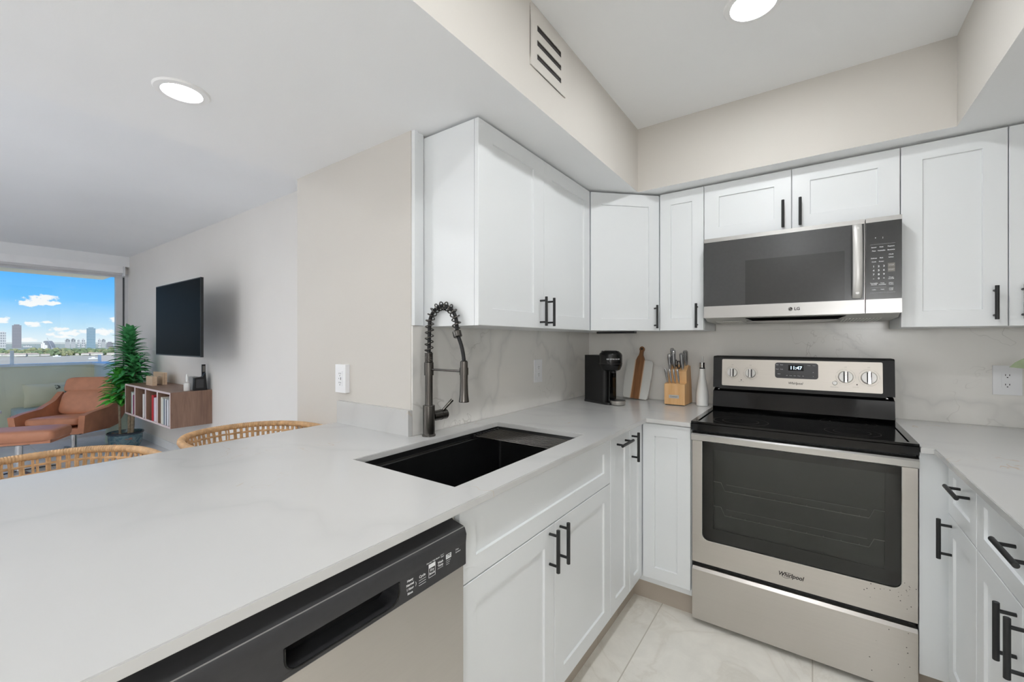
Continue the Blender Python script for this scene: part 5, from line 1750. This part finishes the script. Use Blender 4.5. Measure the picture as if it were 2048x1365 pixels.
MB().tube([(-5.05, 1.545, ST + 0.09), (-5.05, 1.545, ST + 0.13), (-5.055, 1.545, ST + 0.165)], [0.012, 0.012, 0.005], 12).build('white_stick', 'ceramic_white', t)
t = thing('tissue_box', 'grey and white patterned box between the white jar and the black radio', 'box', (-5.14, 1.63, ST))
MB().box((-5.20, 1.605, ST), (-5.085, 1.655, ST + 0.13), 0.002).build('box_body', 'facade_box' if 'facade_box' in MATS else 'tower_grey', t)
t = thing('tabletop_radio', 'black tabletop radio standing at the kitchen end of the cube shelves', 'radio', (-5.01, 1.64, ST))
MB().prism([(-5.06, 1.52, ST), (-4.985, 1.66, ST), (-4.985, 1.66, ST + 0.17), (-5.06, 1.60, ST + 0.135), (-5.06, 1.52, ST + 0.135)][:4] if False else [(-5.03, 1.585, ST), (-5.03, 1.695, ST), (-5.03, 1.682, ST + 0.175), (-5.03, 1.655, ST + 0.135), (-5.03, 1.59, ST + 0.125)], (0.045, 0, 0), 0.004, 2).build('radio_body', 'matte_black', t)
MB().box((-4.986, 1.60, ST + 0.025), (-4.9835, 1.665, ST + 0.11), 0.001).build('speaker_grille', 'charcoal_plastic', t)
t = thing('remote_stand', 'upright black remote control behind the radio against the wall', 'remote', (-5.06, 1.69, ST))
MB().box((-5.08, 1.665, ST), (-5.04, 1.71, ST + 0.02), 0.002).box((-5.066, 1.672, ST + 0.02), (-5.05, 1.702, ST + 0.255), 0.004, 2).build('remote_body', 'matte_black', t)
MB().box((-5.0505, 1.676, ST + 0.18), (-5.0495, 1.698, ST + 0.24)).build('key_area', 'grey_print', t)

# ================================================================== potted plant
px, py = -6.70, 1.44
pt_ = thing('potted_dracaena', 'leafy green dracaena in a blue-grey glazed pot beside the window', 'potted plant', (px, py, 0))
po = MB().lathe([(0.105, 0.001), (0.13, 0.03), (0.15, 0.08), (0.156, 0.13), (0.154, 0.178)], (px, py, 0), 48, True, False).lathe([(0.154, 0.178), (0.167, 0.186), (0.170, 0.200), (0.163, 0.207), (0.150, 0.203), (0.146, 0.18), (0.144, 0.165)], (px, py, 0), 48, False, False).build('pot', 'pot_glaze', pt_)
MB().lathe([(0.168, 0.187), (0.1712, 0.194), (0.1705, 0.202), (0.164, 0.2082)], (px, py, 0), 48, False, False).build('rim_band', 'pot_rim', po)
MB().lathe([(0.0, 0.172), (0.1, 0.174), (0.1445, 0.170)], (px, py, 0), 32, False, False).build('soil', 'soil', pt_)
stems = [((px + 0.02, py + 0.03), (px + 0.02, py + 0.045), 1.40), ((px + 0.05, py + 0.05), (px + 0.09, py + 0.07), 1.0), ((px - 0.02, py - 0.045), (px + 0.04, py - 0.07), 0.90)]
for (a, b, h_) in stems:
    pts = [(a[0] + (b[0] - a[0]) * q, a[1] + (b[1] - a[1]) * q, 0.17 + (h_ - 0.17) * q) for q in [k / 14 for k in range(15)]]
    MB().tube(pts, [0.0155 if k % 2 else 0.0175 for k in range(15)] if h_ > 0.95 else 0.012, 10).build('trunk', 'trunk', pt_)


def leafy(mb, c, ln, az, el, wd, droop):
    c = V(c)
    ymax = c.y + ln * math.sin(az)
    if ymax > TVY - 0.04:
        ln *= max(0.3, (TVY - 0.04 - c.y) / max(0.01, ln * math.sin(az)))
    h = V((math.cos(az), math.sin(az), 0))
    if 0.38 < c.z < 0.86 and c.x + ln * h.x > -6.50 and c.y + ln * h.y > 1.36:
        ln *= max(0.12, (-6.50 - c.x) / max(0.01, ln * h.x)) if c.x < -6.52 else 0.12
    side = V((-math.sin(az), math.cos(az), 0))
    p = c.copy()
    e = el
    n = 6
    rows = []
    for i in range(n + 1):
        q = i / n
        wv = wd * (math.sin(PI * (0.12 + 0.86 * q)) ** 0.8) if q < 1 else 0.0005
        up = V((-math.sin(e) * h.x, -math.sin(e) * h.y, math.cos(e)))
        rows.append((mb.bm.verts.new(p - side * wv + up * wv * 0.35), mb.bm.verts.new(p), mb.bm.verts.new(p + side * wv + up * wv * 0.35)))
        p = p + (h * math.cos(e) + V((0, 0, math.sin(e)))) * (ln / n)
        e -= droop / n
    for i in range(n):
        for j in range(2):
            mb._f([rows[i][j], rows[i][j + 1], rows[i + 1][j + 1], rows[i + 1][j]])


def crown(cx_, cy_, z0, z1, ln0, ln1, count, m_, seed, dx_=0, dy_=0):
    random.seed(seed)
    mb = MB()
    for k in range(count):
        q = k / (count - 1)
        z = z0 + (z1 - z0) * q
        az = k * 2.39996 + random.uniform(-0.2, 0.2)
        el = -0.15 + 1.15 * q ** 2.2 + random.uniform(-0.12, 0.12)
        ln = (ln0 + (ln1 - ln0) * q) * random.uniform(0.85, 1.12)
        leafy(mb, (cx_ + dx_ * q, cy_ + dy_ * q, z), ln, az, el + 0.35, 0.031, 0.85)
    mb.build('foliage', m_, pt_)


crown(px + 0.02, py + 0.035, 0.78, 1.36, 0.27, 0.17, 150, 'leaf_green', 5)
crown(px + 0.08, py + 0.06, 0.66, 1.02, 0.26, 0.17, 80, 'leaf_green', 8)
crown(px + 0.05, py - 0.07, 0.55, 0.88, 0.21, 0.14, 95, 'leaf_bright', 11)
for k in range(3):
    pass

# ================================================================== armchair and ottoman
def leather_chair():
    t = thing('lounge_armchair', 'tan leather lounge armchair on a steel swivel base by the window', 'armchair', (0, 0, 0))
    # local frame: front looks to -y
    MB().superq((0, -0.06, 0.405), (0.275, 0.32, 0.060), 0.28, e2=0.5, M=Matrix.Rotation(math.radians(-4), 4, 'X')).build('seat_cushion', 'tan_leather', t, org=n0)
    tilt = Matrix.Rotation(math.radians(-22), 4, 'X')
    MB().superq((0, 0.27, 0.575), (0.295, 0.065, 0.165), 0.3, e2=0.4, M=tilt, nu=40, nv=20).build('back_cushion', 'tan_leather', t, org=n0)
    MB().superq((0, 0.36, 0.795), (0.305, 0.062, 0.105), 0.28, e2=0.4, M=tilt, nu=40, nv=20).build('headrest', 'tan_leather', t, org=n0)
    MB().prism([(-0.27, 0.28, 0.33), (0.27, 0.28, 0.33), (0.265, 0.47, 0.86), (-0.265, 0.47, 0.86)], (0, 0.035, 0), 0.014, 3).build('back_shell', 'tan_leather', t, org=n0)
    MB().box((-0.28, -0.37, 0.275), (0.28, 0.30, 0.345), 0.02, 3).build('seat_base', 'tan_leather', t, org=n0)
    for s_ in (-1, 1):
        prof = [(-0.40, 0.285), (-0.41, 0.50), (-0.28, 0.525), (-0.02, 0.545), (0.20, 0.62), (0.34, 0.72), (0.40, 0.66), (0.36, 0.46), (0.22, 0.29), (0.05, 0.265)]
        x_ = 0.285
        mb = MB()
        mb.prism([(s_ * (x_ + (z - 0.27) * 0.10), y, z) for y, z in prof], (s_ * 0.062, 0, 0), 0.020, 3)
        mb.build('armrest', 'tan_leather', t, org=n0)
    MB().box((-0.25, -0.30, 0.255), (0.25, 0.25, 0.276), 0.006).build('seat_plate', 'dark_steel', t, org=n0)
    MB().lathe([(0.028, 0.02), (0.028, 0.257)], (0, 0, 0), 28).build('column', 'chrome', t, org=n0)
    for k in range(4):
        a = k * PI / 2 + PI / 4
        d = V((math.cos(a), math.sin(a), 0))
        MB().tube([d * 0.015 + Z * 0.028, d * 0.20 + Z * 0.020, d * 0.34 + Z * 0.008], [0.024, 0.022, 0.020], 12, flat=0.30, up=d.cross(Z)).build('base_foot', 'dark_steel', t, org=n0)
    return t


ch = leather_chair()
ch.location = (-7.06, 1.06, 0.0)
ch.rotation_euler = (0, 0, math.radians(49))
ch.scale = (0.93, 0.93, 0.93)
ot = thing('leather_ottoman', 'tan leather ottoman in front of the armchair, cut by the left edge', 'ottoman', (0, 0, 0))
MB().superq((0, 0, 0.375), (0.325, 0.20, 0.062), 0.2, e2=0.4, nu=40).build('cushion', 'tan_leather', ot, org=n0)
MB().prism([(-0.30, -0.18, 0.305), (0.30, -0.18, 0.305), (0.30, 0.18, 0.305), (-0.30, 0.18, 0.305)], (0, 0, 0.035), 0.012, 3).build('seat_base', 'tan_leather', ot, org=n0)
MB().box((-0.12, -0.12, 0.288), (0.12, 0.12, 0.304), 0.003).build('seat_plate', 'dark_steel', ot, org=n0)
MB().lathe([(0.026, 0.015), (0.026, 0.29)], (0, 0, 0), 28).build('column', 'chrome', ot, org=n0)
for k in range(4):
    a = k * PI / 2 + PI / 4
    d = V((math.cos(a), math.sin(a), 0))
    MB().tube([d * 0.015 + Z * 0.024, d * 0.16 + Z * 0.018, d * 0.27 + Z * 0.008], [0.022, 0.02, 0.018], 12, flat=0.30, up=d.cross(Z)).build('base_foot', 'dark_steel', ot, org=n0)
ot.location = (-6.30, 0.57, 0.0)
ot.rotation_euler = (0, 0, math.radians(60))
